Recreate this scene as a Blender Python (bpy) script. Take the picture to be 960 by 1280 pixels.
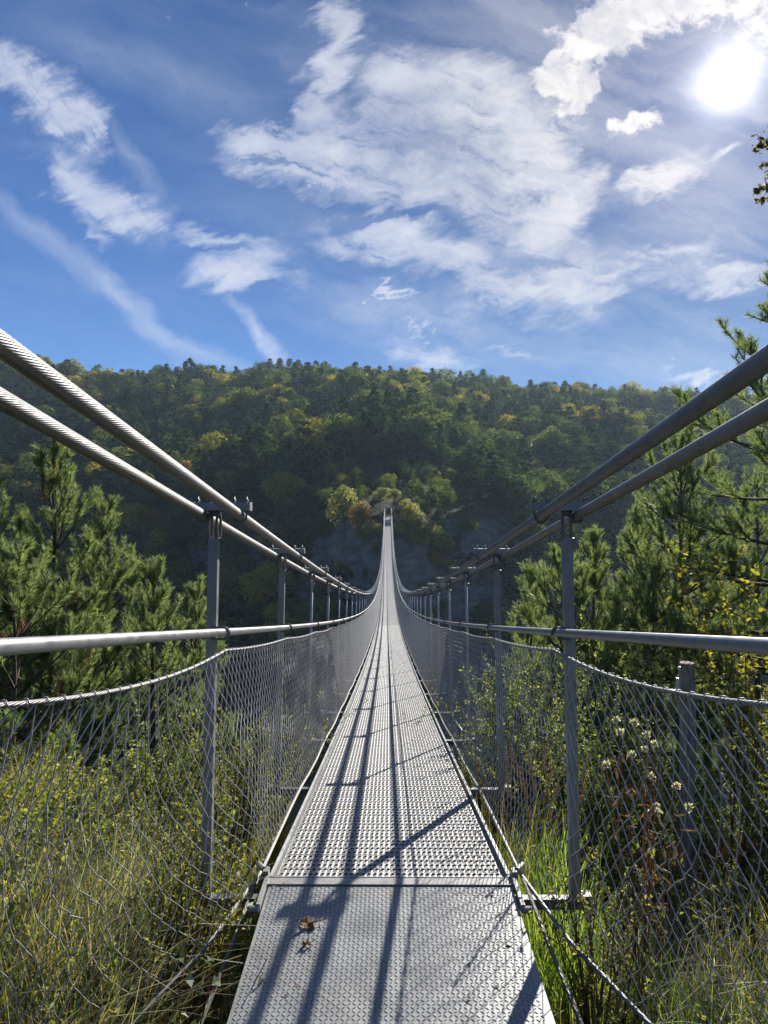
import bpy, math, random
import numpy as np
from mathutils import Vector, Matrix

for o in list(bpy.data.objects):
    bpy.data.objects.remove(o, do_unlink=True)
scene = bpy.context.scene
COL = scene.collection
RNG = np.random.default_rng(7)
random.seed(7)
R = math.radians

# ------------------------------------------------------------------ camera, sky, sun, exposure
CAM_Z = 1.63
F_PX = 890.0
cam_d = bpy.data.cameras.new('camera')
cam_d.sensor_fit = 'VERTICAL'
cam_d.sensor_height = 36.0
cam_d.lens = 36.0 * F_PX / 1280.0
cam_d.clip_start = 0.05
cam_d.clip_end = 4000.0
cam = bpy.data.objects.new('camera', cam_d)
COL.objects.link(cam)
cam.location = (-0.01, 0.0, CAM_Z)
cam.rotation_euler = (R(90 - 0.26), 0, R(0.32))
scene.camera = cam

SUN_DIR = Vector((0.475, 1.0, 0.60)).normalized()
SUN_EL = math.asin(SUN_DIR.z)
SUN_AZ = math.atan2(SUN_DIR.x, SUN_DIR.y)
sun_d = bpy.data.lights.new('sun', 'SUN')
sun_d.energy = 4.2
sun_d.angle = R(0.5)
sun_d.color = (1.0, 0.95, 0.87)
sun = bpy.data.objects.new('sun', sun_d)
COL.objects.link(sun)
sun.location = (40, 80, 60)
sun.rotation_euler = SUN_DIR.to_track_quat('Z', 'Y').to_euler()

scene.view_settings.view_transform = 'Standard'
scene.view_settings.look = 'None'
scene.view_settings.gamma = 1.0
scene.view_settings.use_curve_mapping = False
scene.view_settings.exposure = 1.12
scene.render.engine = 'CYCLES'
scene.cycles.use_denoising = True
scene.cycles.max_bounces = 7
scene.cycles.diffuse_bounces = 3
scene.cycles.glossy_bounces = 3
scene.cycles.transmission_bounces = 4
scene.cycles.transparent_max_bounces = 8
scene.cycles.volume_bounces = 0
scene.cycles.sample_clamp_indirect = 6.0

# ------------------------------------------------------------------ world: sky, veil, clouds by direction
world = bpy.data.worlds.new('World')
scene.world = world
world.use_nodes = True
wn, wl = world.node_tree.nodes, world.node_tree.links
wn.clear()

def N(nodes, t, **kw):
    n = nodes.new(t)
    for k, v in kw.items():
        setattr(n, k, v)
    return n

class G:
    """small expression helper for node trees"""
    def __init__(s, nodes, links):
        s.n, s.l = nodes, links
    def put(s, sock, v):
        if isinstance(v, bpy.types.NodeSocket):
            s.l.new(v, sock)
        else:
            sock.default_value = v
    def m(s, op, a, b=None, c=None, clamp=False):
        n = s.n.new('ShaderNodeMath'); n.operation = op; n.use_clamp = clamp
        s.put(n.inputs[0], a)
        if b is not None: s.put(n.inputs[1], b)
        if c is not None: s.put(n.inputs[2], c)
        return n.outputs[0]
    def v(s, op, a, b=None, scale=None):
        n = s.n.new('ShaderNodeVectorMath'); n.operation = op
        s.put(n.inputs[0], a)
        if b is not None: s.put(n.inputs[1], b)
        if scale is not None: s.put(n.inputs[3], scale)
        return n.outputs['Value'] if op in ('LENGTH', 'DOT_PRODUCT', 'DISTANCE') else n.outputs[0]
    def xyz(s, x, y, z):
        n = s.n.new('ShaderNodeCombineXYZ')
        for i, q in enumerate((x, y, z)): s.put(n.inputs[i], q)
        return n.outputs[0]
    def noise(s, vec, scale, detail=4, rough=0.55, dist=0.0, lac=2.0):
        n = s.n.new('ShaderNodeTexNoise')
        if vec is not None: s.l.new(vec, n.inputs['Vector'])
        n.inputs['Scale'].default_value = scale
        n.inputs['Detail'].default_value = detail
        n.inputs['Roughness'].default_value = rough
        n.inputs['Distortion'].default_value = dist
        n.inputs['Lacunarity'].default_value = lac
        return n.outputs['Fac'], n.outputs['Color']
    def rng(s, v, a, b, c=0.0, d=1.0, smooth=True):
        n = s.n.new('ShaderNodeMapRange')
        if smooth: n.interpolation_type = 'SMOOTHSTEP'
        s.put(n.inputs[0], v)
        for i, q in enumerate((a, b, c, d)): n.inputs[i + 1].default_value = q
        return n.outputs[0]
    def mix(s, f, a, b):
        n = s.n.new('ShaderNodeMix'); n.data_type = 'RGBA'
        s.put(n.inputs[0], f); 
        for sock, q in ((n.inputs[6], a), (n.inputs[7], b)):
            s.put(sock, q)
        return n.outputs[2]
    def map(s, vec, loc, rot, scale, typ='TEXTURE'):
        n = s.n.new('ShaderNodeMapping'); n.vector_type = typ
        s.l.new(vec, n.inputs[0])
        n.inputs[1].default_value = loc; n.inputs[2].default_value = rot; n.inputs[3].default_value = scale
        return n.outputs[0]
    def ramp(s, f, stops, interp='LINEAR'):
        n = s.n.new('ShaderNodeValToRGB'); n.color_ramp.interpolation = interp
        s.l.new(f, n.inputs[0])
        el = n.color_ramp.elements
        while len(el) < len(stops): el.new(0.5)
        for e, (p, c) in zip(el, stops):
            e.position = p; e.color = (*c, 1) if len(c) == 3 else c
        return n.outputs[0]

W = G(wn, wl)
tc = wn.new('ShaderNodeTexCoord')
DIR = tc.outputs['Generated']
sep = wn.new('ShaderNodeSeparateXYZ'); wl.new(DIR, sep.inputs[0])
dx, dy, dz = sep.outputs
sky = wn.new('ShaderNodeTexSky')
sky.sky_type = 'NISHITA'
sky.sun_disc = False
sky.sun_elevation = SUN_EL
sky.sun_rotation = SUN_AZ
sky.altitude = 900
sky.air_density = 1.0
sky.dust_density = 0.25
sky.ozone_density = 3.0

dyc = W.m('MAXIMUM', dy, 0.03)
front = W.rng(dy, 0.05, 0.3)
u = W.m('DIVIDE', dx, dyc); v = W.m('DIVIDE', dz, dyc)
PX = W.m('MULTIPLY_ADD', u, 8.9, 4.85)
PY = W.m('MULTIPLY_ADD', v, -8.9, 6.36)
P = W.xyz(PX, PY, 0.0)
# swirling distortion of the cloud deck
_, nc1 = W.noise(P, 0.55, 2, 0.5)
_, nc2 = W.noise(P, 2.2, 5, 0.6)
w1 = W.v('SCALE', W.v('SUBTRACT', nc1, (0.5, 0.5, 0.5)), scale=0.42)
w2 = W.v('SCALE', W.v('SUBTRACT', nc2, (0.5, 0.5, 0.5)), scale=0.40)
Q = W.v('ADD', W.v('ADD', P, w1), w2)
Qs = W.v('ADD', P, W.v('SCALE', W.v('SUBTRACT', nc2, (0.5, 0.5, 0.5)), scale=0.35))

def blobs(vec, items):
    acc = None
    for (cx, cy, rx, ry, rot, amp) in items:
        mp = W.map(vec, (cx / 100, cy / 100, 0), (0, 0, R(rot)), (rx / 100, ry / 100, 1))
        g = wn.new('ShaderNodeTexGradient'); g.gradient_type = 'SPHERICAL'
        wl.new(mp, g.inputs[0])
        acc = W.m('MULTIPLY_ADD', g.outputs['Fac'], amp, 0.0 if acc is None else acc)
    return acc

Pf = W.map(P, (0, 0, 0), (0, 0, R(-22)), (1.7, 0.55, 1))
_, nf = W.noise(Pf, 1.5, 7, 0.60, 0.3)
Qw = W.v('ADD', Q, W.v('MULTIPLY', W.v('SUBTRACT', nf, (0.5, 0.5, 0.5)), (1.35, 1.0, 0.0)))
wispy = blobs(Qw, [
    (300, 185, 70, 46, 20, 0.9), (345, 195, 110, 46, 8, 1.2), (425, 175, 110, 46, -6, 1.15), (420, 55, 34, 95, 12, 1.2), (400, 120, 34, 50, 16, 0.9),
    (550, 105, 140, 62, 8, 1.1), (490, 105, 60, 50, -20, 0.6), (645, 150, 110, 80, 30, 1.15), (690, 210, 70, 95, -10, 0.95), (450, 225, 130, 42, 8, 1.15),
    (560, 232, 90, 32, 25, 0.9), (640, 262, 110, 60, 30, 1.1), (690, 300, 80, 70, 20, 0.9),
    (500, 302, 130, 40, 6, 1.3), (590, 330, 100, 40, 24, 0.8), (665, 372, 130, 40, 4, 1.1), (770, 350, 130, 36, -8, 1.15), (845, 330, 70, 24, -14, 0.6), (725, 250, 50, 80, -14, 0.6),
    (60, 118, 120, 44, 40, 1.1), (100, 158, 62, 36, 40, 0.9), (15, 95, 70, 34, 30, 0.7), (120, 240, 95, 40, 38, 1.0), (165, 262, 62, 24, -12, 0.8),
    (65, 205, 70, 28, 40, 0.45), (118, 300, 42, 18, 42, 0.7),
    (268, 340, 62, 36, 0, 1.15), (320, 328, 70, 36, -28, 0.85), (265, 290, 90, 16, 6, 0.9), (330, 352, 75, 16, 4, 0.7),
    (540, 450, 80, 28, 6, 1.05), (505, 385, 170, 60, 4, 0.42), (545, 425, 95, 30, 0, 0.4),
    (915, 357, 100, 22, -8, 1.15), (875, 468, 62, 9, -4, 1.2), (830, 218, 80, 30, -28, 1.15), (795, 236, 50, 24, -20, 0.8),
    (880, 300, 30, 60, 40, 0.3), (640, 440, 40, 10, 0, 0.5), (485, 361, 20, 6, 0, 1.2), (525, 406, 26, 5, 0, 1.0),
    (560, 190, 130, 90, 30, 0.75), (600, 240, 90, 18, 34, -0.30), (470, 264, 110, 13, 2, -0.6), (560, 300, 60, 22, -20, -0.45), (650, 346, 80, 14, 5, -0.35), (710, 318, 40, 30, 0, -0.3),
])
trail = blobs(Qs, [
    (60, 300, 150, 20, 40, 0.42), (160, 380, 140, 20, 46, 0.5), (250, 438, 110, 16, 22, 0.48),
    (320, 412, 75, 11, 52, 0.75), (345, 445, 40, 16, 55, 0.55), (170, 200, 90, 16, 55, 0.35), (905, 192, 30, 7, -28, 1.2),
    (120, 60, 160, 40, 20, 0.22), (260, 120, 160, 60, 30, 0.18), (650, 30, 160, 60, 10, 0.2), (850, 300, 200, 60, -20, 0.2),
])
puffs = blobs(Qs, [
    (800, 12, 125, 60, -16, 1.7), (735, 62, 95, 48, -30, 1.55), (705, 102, 62, 19, 3, 1.7), (716, 131, 46, 26, -32, 1.6), (688, 118, 30, 13, 0, 1.3), (725, 112, 30, 16, 0, 1.2),
    (680, 40, 30, 16, -20, 0.7), (690, 74, 30, 14, -50, 0.8),
    (785, 162, 34, 19, 0, 1.7), (808, 147, 32, 15, 0, 1.7), (765, 155, 22, 9, 0, 1.4), (793, 146, 12, 8, 0, 1.2),
    (925, 12, 130, 48, 8, 1.3), (945, 60, 80, 40, 0, 0.6),
])
# streaky and billowy texture
lean = W.rng(PX, 1.6, 3.2)                      # the streaks lean steeper on the left
Qa = W.map(Q, (0, 0, 0), (0, 0, R(14)), (2.4, 0.50, 1))
Qb = W.map(Q, (0, 0, 0), (0, 0, R(44)), (2.8, 0.50, 1))
Qr = W.v('ADD', W.v('SCALE', Qa, scale=lean), W.v('SCALE', Qb, scale=W.m('SUBTRACT', 1.0, lean)))
f1, _ = W.noise(Qa, 1.5, 9, 0.66, 0.5)
f1b, _ = W.noise(Qb, 1.5, 9, 0.66, 0.5)
f1 = W.m('ADD', W.m('MULTIPLY', f1, lean), W.m('MULTIPLY', f1b, W.m('SUBTRACT', 1.0, lean)))
f2, _ = W.noise(Q, 5.0, 6, 0.6)
f3, _ = W.noise(Qs, 6.0, 8, 0.62)
f4, _ = W.noise(Q, 1.6, 7, 0.62, 0.3)
tex = W.m('MULTIPLY', W.m('SUBTRACT', f1, 0.5), 4.2)
tex = W.m('MULTIPLY_ADD', W.m('SUBTRACT', f2, 0.5), 0.9, tex)
tex = W.m('MULTIPLY_ADD', W.m('SUBTRACT', f4, 0.5), 1.8, tex)
wc = W.m('MULTIPLY', W.m('POWER', W.m('MAXIMUM', W.m('MINIMUM', wispy, 1.3), 0.0), 1.55), 1.05)
dens_w = W.m('MULTIPLY', wc, W.m('MAXIMUM', W.m('ADD', tex, 0.80), 0.06))
a_w = W.m('SUBTRACT', 1.0, W.m('EXPONENT', W.m('MULTIPLY', dens_w, -1.08)))
a_t = W.m('MULTIPLY', W.m('MINIMUM', trail, 0.8), W.m('MULTIPLY_ADD', f1, 1.3, -0.1), clamp=True)
a_p = W.rng(W.m('ADD', puffs, W.m('MULTIPLY_ADD', f3, 2.6, -1.65)), 0.02, 0.95)
# thin high veil everywhere, stronger near the sun
veil_n, _ = W.noise(Qa, 0.9, 6, 0.6, 0.4)
dsun = W.v('DOT_PRODUCT', W.v('NORMALIZE', DIR), tuple(SUN_DIR))
dsc = W.m('MAXIMUM', dsun, 0.0)
aure = W.m('POWER', dsc, 14.0)
veil = W.m('MULTIPLY', W.rng(veil_n, 0.32, 0.8), W.m('MULTIPLY_ADD', aure, 0.36, 0.07))
alpha = W.m('MAXIMUM', W.m('MAXIMUM', W.m('MULTIPLY', a_w, 0.93), a_t), W.m('MULTIPLY', a_p, 0.97))
alpha = W.m('MULTIPLY', alpha, front)
alpha = W.m('ADD', alpha, W.m('MULTIPLY', veil, W.m('SUBTRACT', 1.0, alpha)), clamp=True)
# sky colour: deepened blue
skyc = W.v('MULTIPLY', sky.outputs[0], (0.57, 0.90, 1.34))
hb = W.m('MULTIPLY_ADD', W.m('SUBTRACT', f2, 0.5), 0.5, 1.0)
shade = W.rng(W.m('ADD', dens_w, W.m('MULTIPLY', f2, 0.5)), 0.55, 1.7)
cloud_c = W.mix(shade, (7.6, 8.0, 8.8, 1), (6.2, 6.6, 7.6, 1))
grey = blobs(Q, [(530, 185, 120, 90, 40, 1.3), (600, 240, 150, 40, 32, 1.2), (655, 350, 120, 30, 5, 0.9), (705, 318, 60, 40, 0, 0.8), (385, 178, 50, 30, 0, 0.5), (400, 205, 90, 18, 5, 0.6), (720, 150, 90, 60, 0, 0.6)])
cloud_c = W.mix(W.m('MULTIPLY', grey, W.m('MULTIPLY_ADD', f4, 1.4, 0.1), clamp=True), cloud_c, (3.7, 4.4, 5.9, 1))
cloud_c = W.mix(W.m('MULTIPLY', aure, 0.9, clamp=True), cloud_c, (8.2, 7.8, 7.5, 1))
cloud_c = W.mix(a_p, cloud_c, W.mix(W.rng(f4, 0.38, 0.66), (8.4, 8.1, 7.8, 1), (5.6, 5.6, 6.0, 1)))
skyc = W.v('SCALE', skyc, scale=W.m('MULTIPLY_ADD', W.m('POWER', dsc, 3.0), -0.52, 0.84))
sc_ = W.mix(alpha, skyc, cloud_c)
# aureole of the sun behind thin cloud
g1 = W.m('MULTIPLY', W.m('POWER', dsc, 2100.0), 11.0)
g2 = W.m('MULTIPLY', W.m('POWER', dsc, 330.0), 1.3)
g3 = W.m('MULTIPLY', W.m('POWER', dsc, 75.0), 0.85)
g4 = W.m('MULTIPLY', W.m('POWER', dsc, 18.0), 0.38)
glow = W.v('ADD', W.v('ADD', W.v('SCALE', (1.0, 0.97, 0.92), scale=g1), W.v('SCALE', (1.0, 0.88, 0.88), scale=g2)),
           W.v('ADD', W.v('SCALE', (1.0, 0.84, 0.90), scale=g3), W.v('SCALE', (0.85, 0.85, 1.0), scale=g4)))
tot = W.v('ADD', sc_, glow)
bg = wn.new('ShaderNodeBackground'); bg.inputs['Strength'].default_value = 0.053
wl.new(tot, bg.inputs['Color'])
wo = wn.new('ShaderNodeOutputWorld'); wl.new(bg.outputs[0], wo.inputs['Surface'])
world.cycles.sampling_method = 'MANUAL'
world.cycles.sample_map_resolution = 512

# ------------------------------------------------------------------ mesh helpers
class MB:
    """collects arrays of vertices / quads / triangles and links them as ONE mesh object"""
    def __init__(s):
        s.v, s.q, s.t, s.uv, s.tint, s.n = [], [], [], [], [], 0
        s.qm, s.tm = [], []
    def add(s, verts, quads=None, tris=None, mat=0, uv=None, tint=None):
        verts = np.asarray(verts, float).reshape(-1, 3)
        if quads is not None and len(quads):
            q = np.asarray(quads, int).reshape(-1, 4); s.q.append(q + s.n); s.qm.append(np.full(len(q), mat))
        if tris is not None and len(tris):
            t = np.asarray(tris, int).reshape(-1, 3); s.t.append(t + s.n); s.tm.append(np.full(len(t), mat))
        s.v.append(verts)
        s.uv.append(np.zeros((len(verts), 2)) if uv is None else np.asarray(uv, float))
        s.tint.append(np.zeros(len(verts)) if tint is None else np.broadcast_to(np.asarray(tint, float), (len(verts),)))
        s.n += len(verts)
        return s
    def box(s, c, h, rot=None, mat=0):
        c = np.asarray(c, float)
        p = np.array([[x, y, z] for x in (-1, 1) for y in (-1, 1) for z in (-1, 1)], float) * np.asarray(h, float)
        if rot is not None: p = p @ np.array(rot.to_3x3()).T
        s.add(p + c, [[0, 1, 3, 2], [4, 6, 7, 5], [0, 4, 5, 1], [2, 3, 7, 6], [0, 2, 6, 4], [1, 5, 7, 3]], mat=mat)
        return s
    def tube(s, pts, rad, sides=6, caps=True, mat=0, tint=None):
        pts = np.asarray(pts, float); n = len(pts)
        rad = np.broadcast_to(np.asarray(rad, float), (n,))
        tan = np.gradient(pts, axis=0)
        tan /= np.linalg.norm(tan, axis=1, keepdims=True) + 1e-12
        mt = np.abs(tan).mean(0)
        ref = np.eye(3)[int(np.argmin(mt))]
        a = np.cross(tan, ref); a /= np.linalg.norm(a, axis=1, keepdims=True) + 1e-12
        b = np.cross(tan, a)
        th = np.arange(sides) / sides * 2 * np.pi
        ring = (np.cos(th)[None, :, None] * a[:, None] + np.sin(th)[None, :, None] * b[:, None]) * rad[:, None, None]
        vv = (pts[:, None] + ring).reshape(-1, 3)
        i = np.arange(n - 1)[:, None] * sides; j = np.arange(sides)[None]; j2 = (j + 1) % sides
        q = np.stack([i + j, i + j2, i + sides + j2, i + sides + j], -1).reshape(-1, 4)
        L = np.concatenate([[0], np.cumsum(np.linalg.norm(np.diff(pts, axis=0), axis=1))])
        uv = np.stack([np.repeat(L, sides), np.tile(np.arange(sides) / sides, n)], 1)
        t = []
        if caps and sides >= 3:
            for k in range(1, sides - 1):
                t.append([0, k + 1, k]); o = (n - 1) * sides; t.append([o, o + k, o + k + 1])
        s.add(vv, q, t, mat=mat, uv=uv, tint=tint)
        return s
    def segs(s, A, B, r, sides=3, mat=0):
        """many straight wire pieces at once"""
        A = np.asarray(A, float); B = np.asarray(B, float); n = len(A)
        d = B - A; L = np.linalg.norm(d, axis=1, keepdims=True); d /= L + 1e-12
        ref = np.where(np.abs(d[:, :1]) < 0.8, np.array([[1., 0, 0]]), np.array([[0, 1., 0]]))
        a = np.cross(d, ref); a /= np.linalg.norm(a, axis=1, keepdims=True); b = np.cross(d, a)
        th = np.arange(sides) / sides * 2 * np.pi + 0.3
        ring = (np.cos(th)[None, :, None] * a[:, None] + np.sin(th)[None, :, None] * b[:, None]) * r
        ext = d[:, None] * r * 0.5
        vv = np.concatenate([A[:, None] + ring - ext, B[:, None] + ring + ext], 1).reshape(-1, 3)
        base = np.arange(n)[:, None] * 2 * sides; j = np.arange(sides)[None]; j2 = (j + 1) % sides
        q = np.stack([base + j, base + j2, base + sides + j2, base + sides + j], -1).reshape(-1, 4)
        s.add(vv, q, mat=mat)
        return s
    def build(s, name, mats, parent=None, smooth=False, loc=None, link=True):
        V = np.concatenate(s.v); me = bpy.data.meshes.new(name)
        q = np.concatenate(s.q) if s.q else np.zeros((0, 4), int)
        t = np.concatenate(s.t) if s.t else np.zeros((0, 3), int)
        nl = q.size + t.size; nf = len(q) + len(t)
        me.vertices.add(len(V)); me.vertices.foreach_set('co', V.astype(np.float32).ravel())
        me.loops.add(nl); idx = np.concatenate([q.ravel(), t.ravel()]).astype(np.int32)
        me.loops.foreach_set('vertex_index', idx)
        me.polygons.add(nf)
        me.polygons.foreach_set('loop_start', np.concatenate([np.arange(len(q)) * 4, q.size + np.arange(len(t)) * 3]).astype(np.int32))
        mi = np.concatenate([np.concatenate(s.qm) if s.qm else np.zeros(0), np.concatenate(s.tm) if s.tm else np.zeros(0)]).astype(np.int32)
        me.polygons.foreach_set('material_index', mi)
        me.polygons.foreach_set('use_smooth', np.full(nf, smooth))
        uv = np.concatenate(s.uv)
        if uv.any():
            l = me.uv_layers.new(name='UVMap'); l.data.foreach_set('uv', uv[idx].astype(np.float32).ravel())
        ti = np.concatenate(s.tint)
        if ti.any():
            at = me.attributes.new('tint', 'FLOAT', 'POINT'); at.data.foreach_set('value', ti.astype(np.float32))
        me.update(calc_edges=True)
        for m in (mats if isinstance(mats, (list, tuple)) else [mats]): me.materials.append(m)
        ob = bpy.data.objects.new(name, me)
        if link: COL.objects.link(ob)
        if parent is not None: ob.parent = parent
        if loc is not None: ob.location = loc
        return ob

def tag(o, label=None, cat=None, group=None, kind=None):
    if label: o['label'] = label
    if cat: o['category'] = cat
    if group: o['group'] = group
    if kind: o['kind'] = kind
    return o

def thing(name, label, cat, loc=(0, 0, 0), rz=0.0, group=None):
    o = bpy.data.objects.new(name, None); COL.objects.link(o)
    o.empty_display_size = 0.3
    o.location = loc; o.rotation_euler = (0, 0, rz)
    return tag(o, label, cat, group)

def copy_tree(o, parent=None):
    c = o.copy(); COL.objects.link(c)
    if parent is not None: c.parent = parent
    for ch in o.children: copy_tree(ch, c)
    return c

# value noise
_perm = np.random.default_rng(3).random((256, 256))
def vnoise(x, y):
    xi = np.floor(x).astype(int); yi = np.floor(y).astype(int); xf = x - xi; yf = y - yi
    xf = xf * xf * (3 - 2 * xf); yf = yf * yf * (3 - 2 * yf)
    g = lambda i, j: _perm[i % 256, j % 256]
    return (g(xi, yi) * (1 - xf) + g(xi + 1, yi) * xf) * (1 - yf) + (g(xi, yi + 1) * (1 - xf) + g(xi + 1, yi + 1) * xf) * yf
def fbm(x, y, o=4):
    r, a, tot = 0, 1, 0
    for k in range(o):
        r = r + a * (vnoise(x * 2 ** k + 17 * k, y * 2 ** k + 31 * k) - 0.5); tot += a; a *= 0.5
    return r / tot * 2

def world_at(px, py, Y):
    """a spot of the valley seen in the direction of (px,py), Y metres ahead"""
    return (px - 485) / F_PX * Y, Y, CAM_Z + (636 - py) / F_PX * Y

# ------------------------------------------------------------------ materials
def new_mat(name):
    m = bpy.data.materials.new(name); m.use_nodes = True
    n, l = m.node_tree.nodes, m.node_tree.links
    n.clear()
    out = n.new('ShaderNodeOutputMaterial')
    return m, G(n, l), out

def objco(g):
    t = g.n.new('ShaderNodeTexCoord'); return t.outputs['Object']
def worldpos(g):
    return g.n.new('ShaderNodeNewGeometry').outputs['Position']

def steel(name, base, metallic=0.4, rough=0.45, stain=(0.16, 0.12, 0.09), stain_amt=0.25, nscale=14.0, bump=0.0006, space='obj'):
    m, g, out = new_mat(name)
    co = objco(g) if space == 'obj' else worldpos(g)
    f, _ = g.noise(co, nscale, 6, 0.65)
    f2, _ = g.noise(co, nscale * 0.22, 5, 0.6)
    f3, _ = g.noise(co, nscale * 6, 3, 0.6)
    b = tuple(base)
    c = g.ramp(f, [(0.3, tuple(q * 0.78 for q in b)), (0.5, b), (0.72, tuple(min(1, q * 1.18) for q in b))])
    c = g.mix(g.m('MULTIPLY', g.rng(f2, 0.5, 0.75), stain_amt), c, (*stain, 1))
    c = g.mix(g.m('MULTIPLY', g.rng(f3, 0.62, 0.75), 0.25), c, (*[q * 0.5 for q in b], 1))
    p = g.n.new('ShaderNodeBsdfPrincipled')
    g.put(p.inputs['Base Color'], c); p.inputs['Metallic'].default_value = metallic
    g.put(p.inputs['Roughness'], g.m('MULTIPLY_ADD', f, 0.35, rough - 0.17))
    if bump:
        bn = g.n.new('ShaderNodeBump'); bn.inputs['Distance'].default_value = bump; bn.inputs['Strength'].default_value = 0.6
        g.put(bn.inputs['Height'], f3); g.put(p.inputs['Normal'], bn.outputs[0])
    g.l.new(p.outputs[0], out.inputs[0])
    return m

def cable_mat():
    m, g, out = new_mat('twisted_cable_steel')
    uv = g.n.new('ShaderNodeUVMap').outputs[0]
    s = g.n.new('ShaderNodeSeparateXYZ'); g.l.new(uv, s.inputs[0])
    # outer wires wind round the cable: 26 wires, one turn in 0.45 m
    ph = g.m('MULTIPLY_ADD', s.outputs[0], 26 / 0.45, g.m('MULTIPLY', s.outputs[1], 26.0))
    w = g.m('ABSOLUTE', g.m('SINE', g.m('MULTIPLY', ph, math.pi)))
    ph2 = g.m('MULTIPLY_ADD', s.outputs[0], 1 / 0.45, s.outputs[1])
    pos = worldpos(g)
    f, _ = g.noise(pos, 9, 6, 0.65)
    band = g.xyz(g.m('MULTIPLY', ph2, 3.0), g.m('MULTIPLY', s.outputs[0], 0.8), 0.0)
    f2, _ = g.noise(band, 2.0, 4, 0.6)
    c = g.ramp(f, [(0.3, (0.16, 0.158, 0.152)), (0.7, (0.245, 0.243, 0.238))])
    c = g.mix(g.m('MULTIPLY', g.rng(f2, 0.52, 0.72), 0.55), c, (0.20, 0.145, 0.10, 1))
    c = g.mix(g.m('MULTIPLY', g.rng(w, 0.30, 0.0), 0.6), c, (0.08, 0.065, 0.055, 1))
    p = g.n.new('ShaderNodeBsdfPrincipled')
    g.put(p.inputs['Base Color'], c); p.inputs['Metallic'].default_value = 0.25
    p.inputs['Roughness'].default_value = 0.5
    bn = g.n.new('ShaderNodeBump'); bn.inputs['Distance'].default_value = 0.0012; bn.inputs['Strength'].default_value = 0.8
    g.put(bn.inputs['Height'], w); g.put(p.inputs['Normal'], bn.outputs[0])
    g.l.new(p.outputs[0], out.inputs[0])
    return m

def rope_mat(name, c0, c1, wind=40.0):
    m, g, out = new_mat(name)
    uv = g.n.new('ShaderNodeUVMap').outputs[0]
    s = g.n.new('ShaderNodeSeparateXYZ'); g.l.new(uv, s.inputs[0])
    ph = g.m('MULTIPLY_ADD', s.outputs[0], wind, g.m('MULTIPLY', s.outputs[1], 6.0))
    w = g.m('ABSOLUTE', g.m('SINE', g.m('MULTIPLY', ph, math.pi)))
    f, _ = g.noise(worldpos(g), 20, 5, 0.6)
    c = g.mix(f, (*c0, 1), (*c1, 1))
    c = g.mix(g.rng(w, 0.4, 0.0), c, (*[q * 0.35 for q in c0], 1))
    p = g.n.new('ShaderNodeBsdfPrincipled'); g.put(p.inputs['Base Color'], c)
    p.inputs['Metallic'].default_value = 0.3; p.inputs['Roughness'].default_value = 0.55
    bn = g.n.new('ShaderNodeBump'); bn.inputs['Distance'].default_value = 0.0015
    g.put(bn.inputs['Height'], w); g.put(p.inputs['Normal'], bn.outputs[0])
    g.l.new(p.outputs[0], out.inputs[0])
    return m

def leaf_mat(name, stops, trans=0.45, per_obj=0.0, bright=1.35, gloss=0.12):
    """stops: list of (pos, colour) picked per leaf; per_obj adds a shift per tree"""
    m, g, out = new_mat(name)
    geo = g.n.new('ShaderNodeNewGeometry')
    v = geo.outputs['Random Per Island']
    if per_obj:
        oi = g.n.new('ShaderNodeObjectInfo').outputs['Random']
        at = g.n.new('ShaderNodeAttribute'); at.attribute_name = 'tint'
        k = g.m('FRACT', g.m('ADD', oi, at.outputs['Fac']))
        v = g.m('ADD', g.m('MULTIPLY', v, 1 - per_obj), g.m('MULTIPLY', k, per_obj))
    c = g.ramp(v, stops)
    d = g.n.new('ShaderNodeBsdfPrincipled'); g.put(d.inputs['Base Color'], c)
    d.inputs['Roughness'].default_value = 0.55
    d.inputs['Specular IOR Level'].default_value = gloss
    t = g.n.new('ShaderNodeBsdfTranslucent')
    g.put(t.inputs['Color'], g.v('MULTIPLY', c, (bright, bright * 1.05, bright * 0.55)))
    mx = g.n.new('ShaderNodeMixShader'); mx.inputs[0].default_value = trans
    g.l.new(d.outputs[0], mx.inputs[1]); g.l.new(t.outputs[0], mx.inputs[2])
    g.l.new(mx.outputs[0], out.inputs[0])
    return m

def bark_mat(name, a, b, scale=18):
    m, g, out = new_mat(name)
    co = g.map(objco(g), (0, 0, 0), (0, 0, 0), (1, 1, 0.2), 'POINT')
    f, _ = g.noise(co, scale, 6, 0.65)
    p = g.n.new('ShaderNodeBsdfPrincipled')
    g.put(p.inputs['Base Color'], g.mix(g.rng(f, 0.3, 0.7), (*a, 1), (*b, 1))); p.inputs['Roughness'].default_value = 0.9
    bn = g.n.new('ShaderNodeBump'); bn.inputs['Distance'].default_value = 0.01
    g.put(bn.inputs['Height'], f); g.put(p.inputs['Normal'], bn.outputs[0])
    g.l.new(p.outputs[0], out.inputs[0])
    return m

def stone_mat(name, a, b, scale=3):
    m, g, out = new_mat(name)
    f, _ = g.noise(objco(g), scale, 7, 0.65)
    p = g.n.new('ShaderNodeBsdfPrincipled')
    g.put(p.inputs['Base Color'], g.mix(g.rng(f, 0.3, 0.7), (*a, 1), (*b, 1))); p.inputs['Roughness'].default_value = 0.9
    g.l.new(p.outputs[0], out.inputs[0])
    return m

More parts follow.
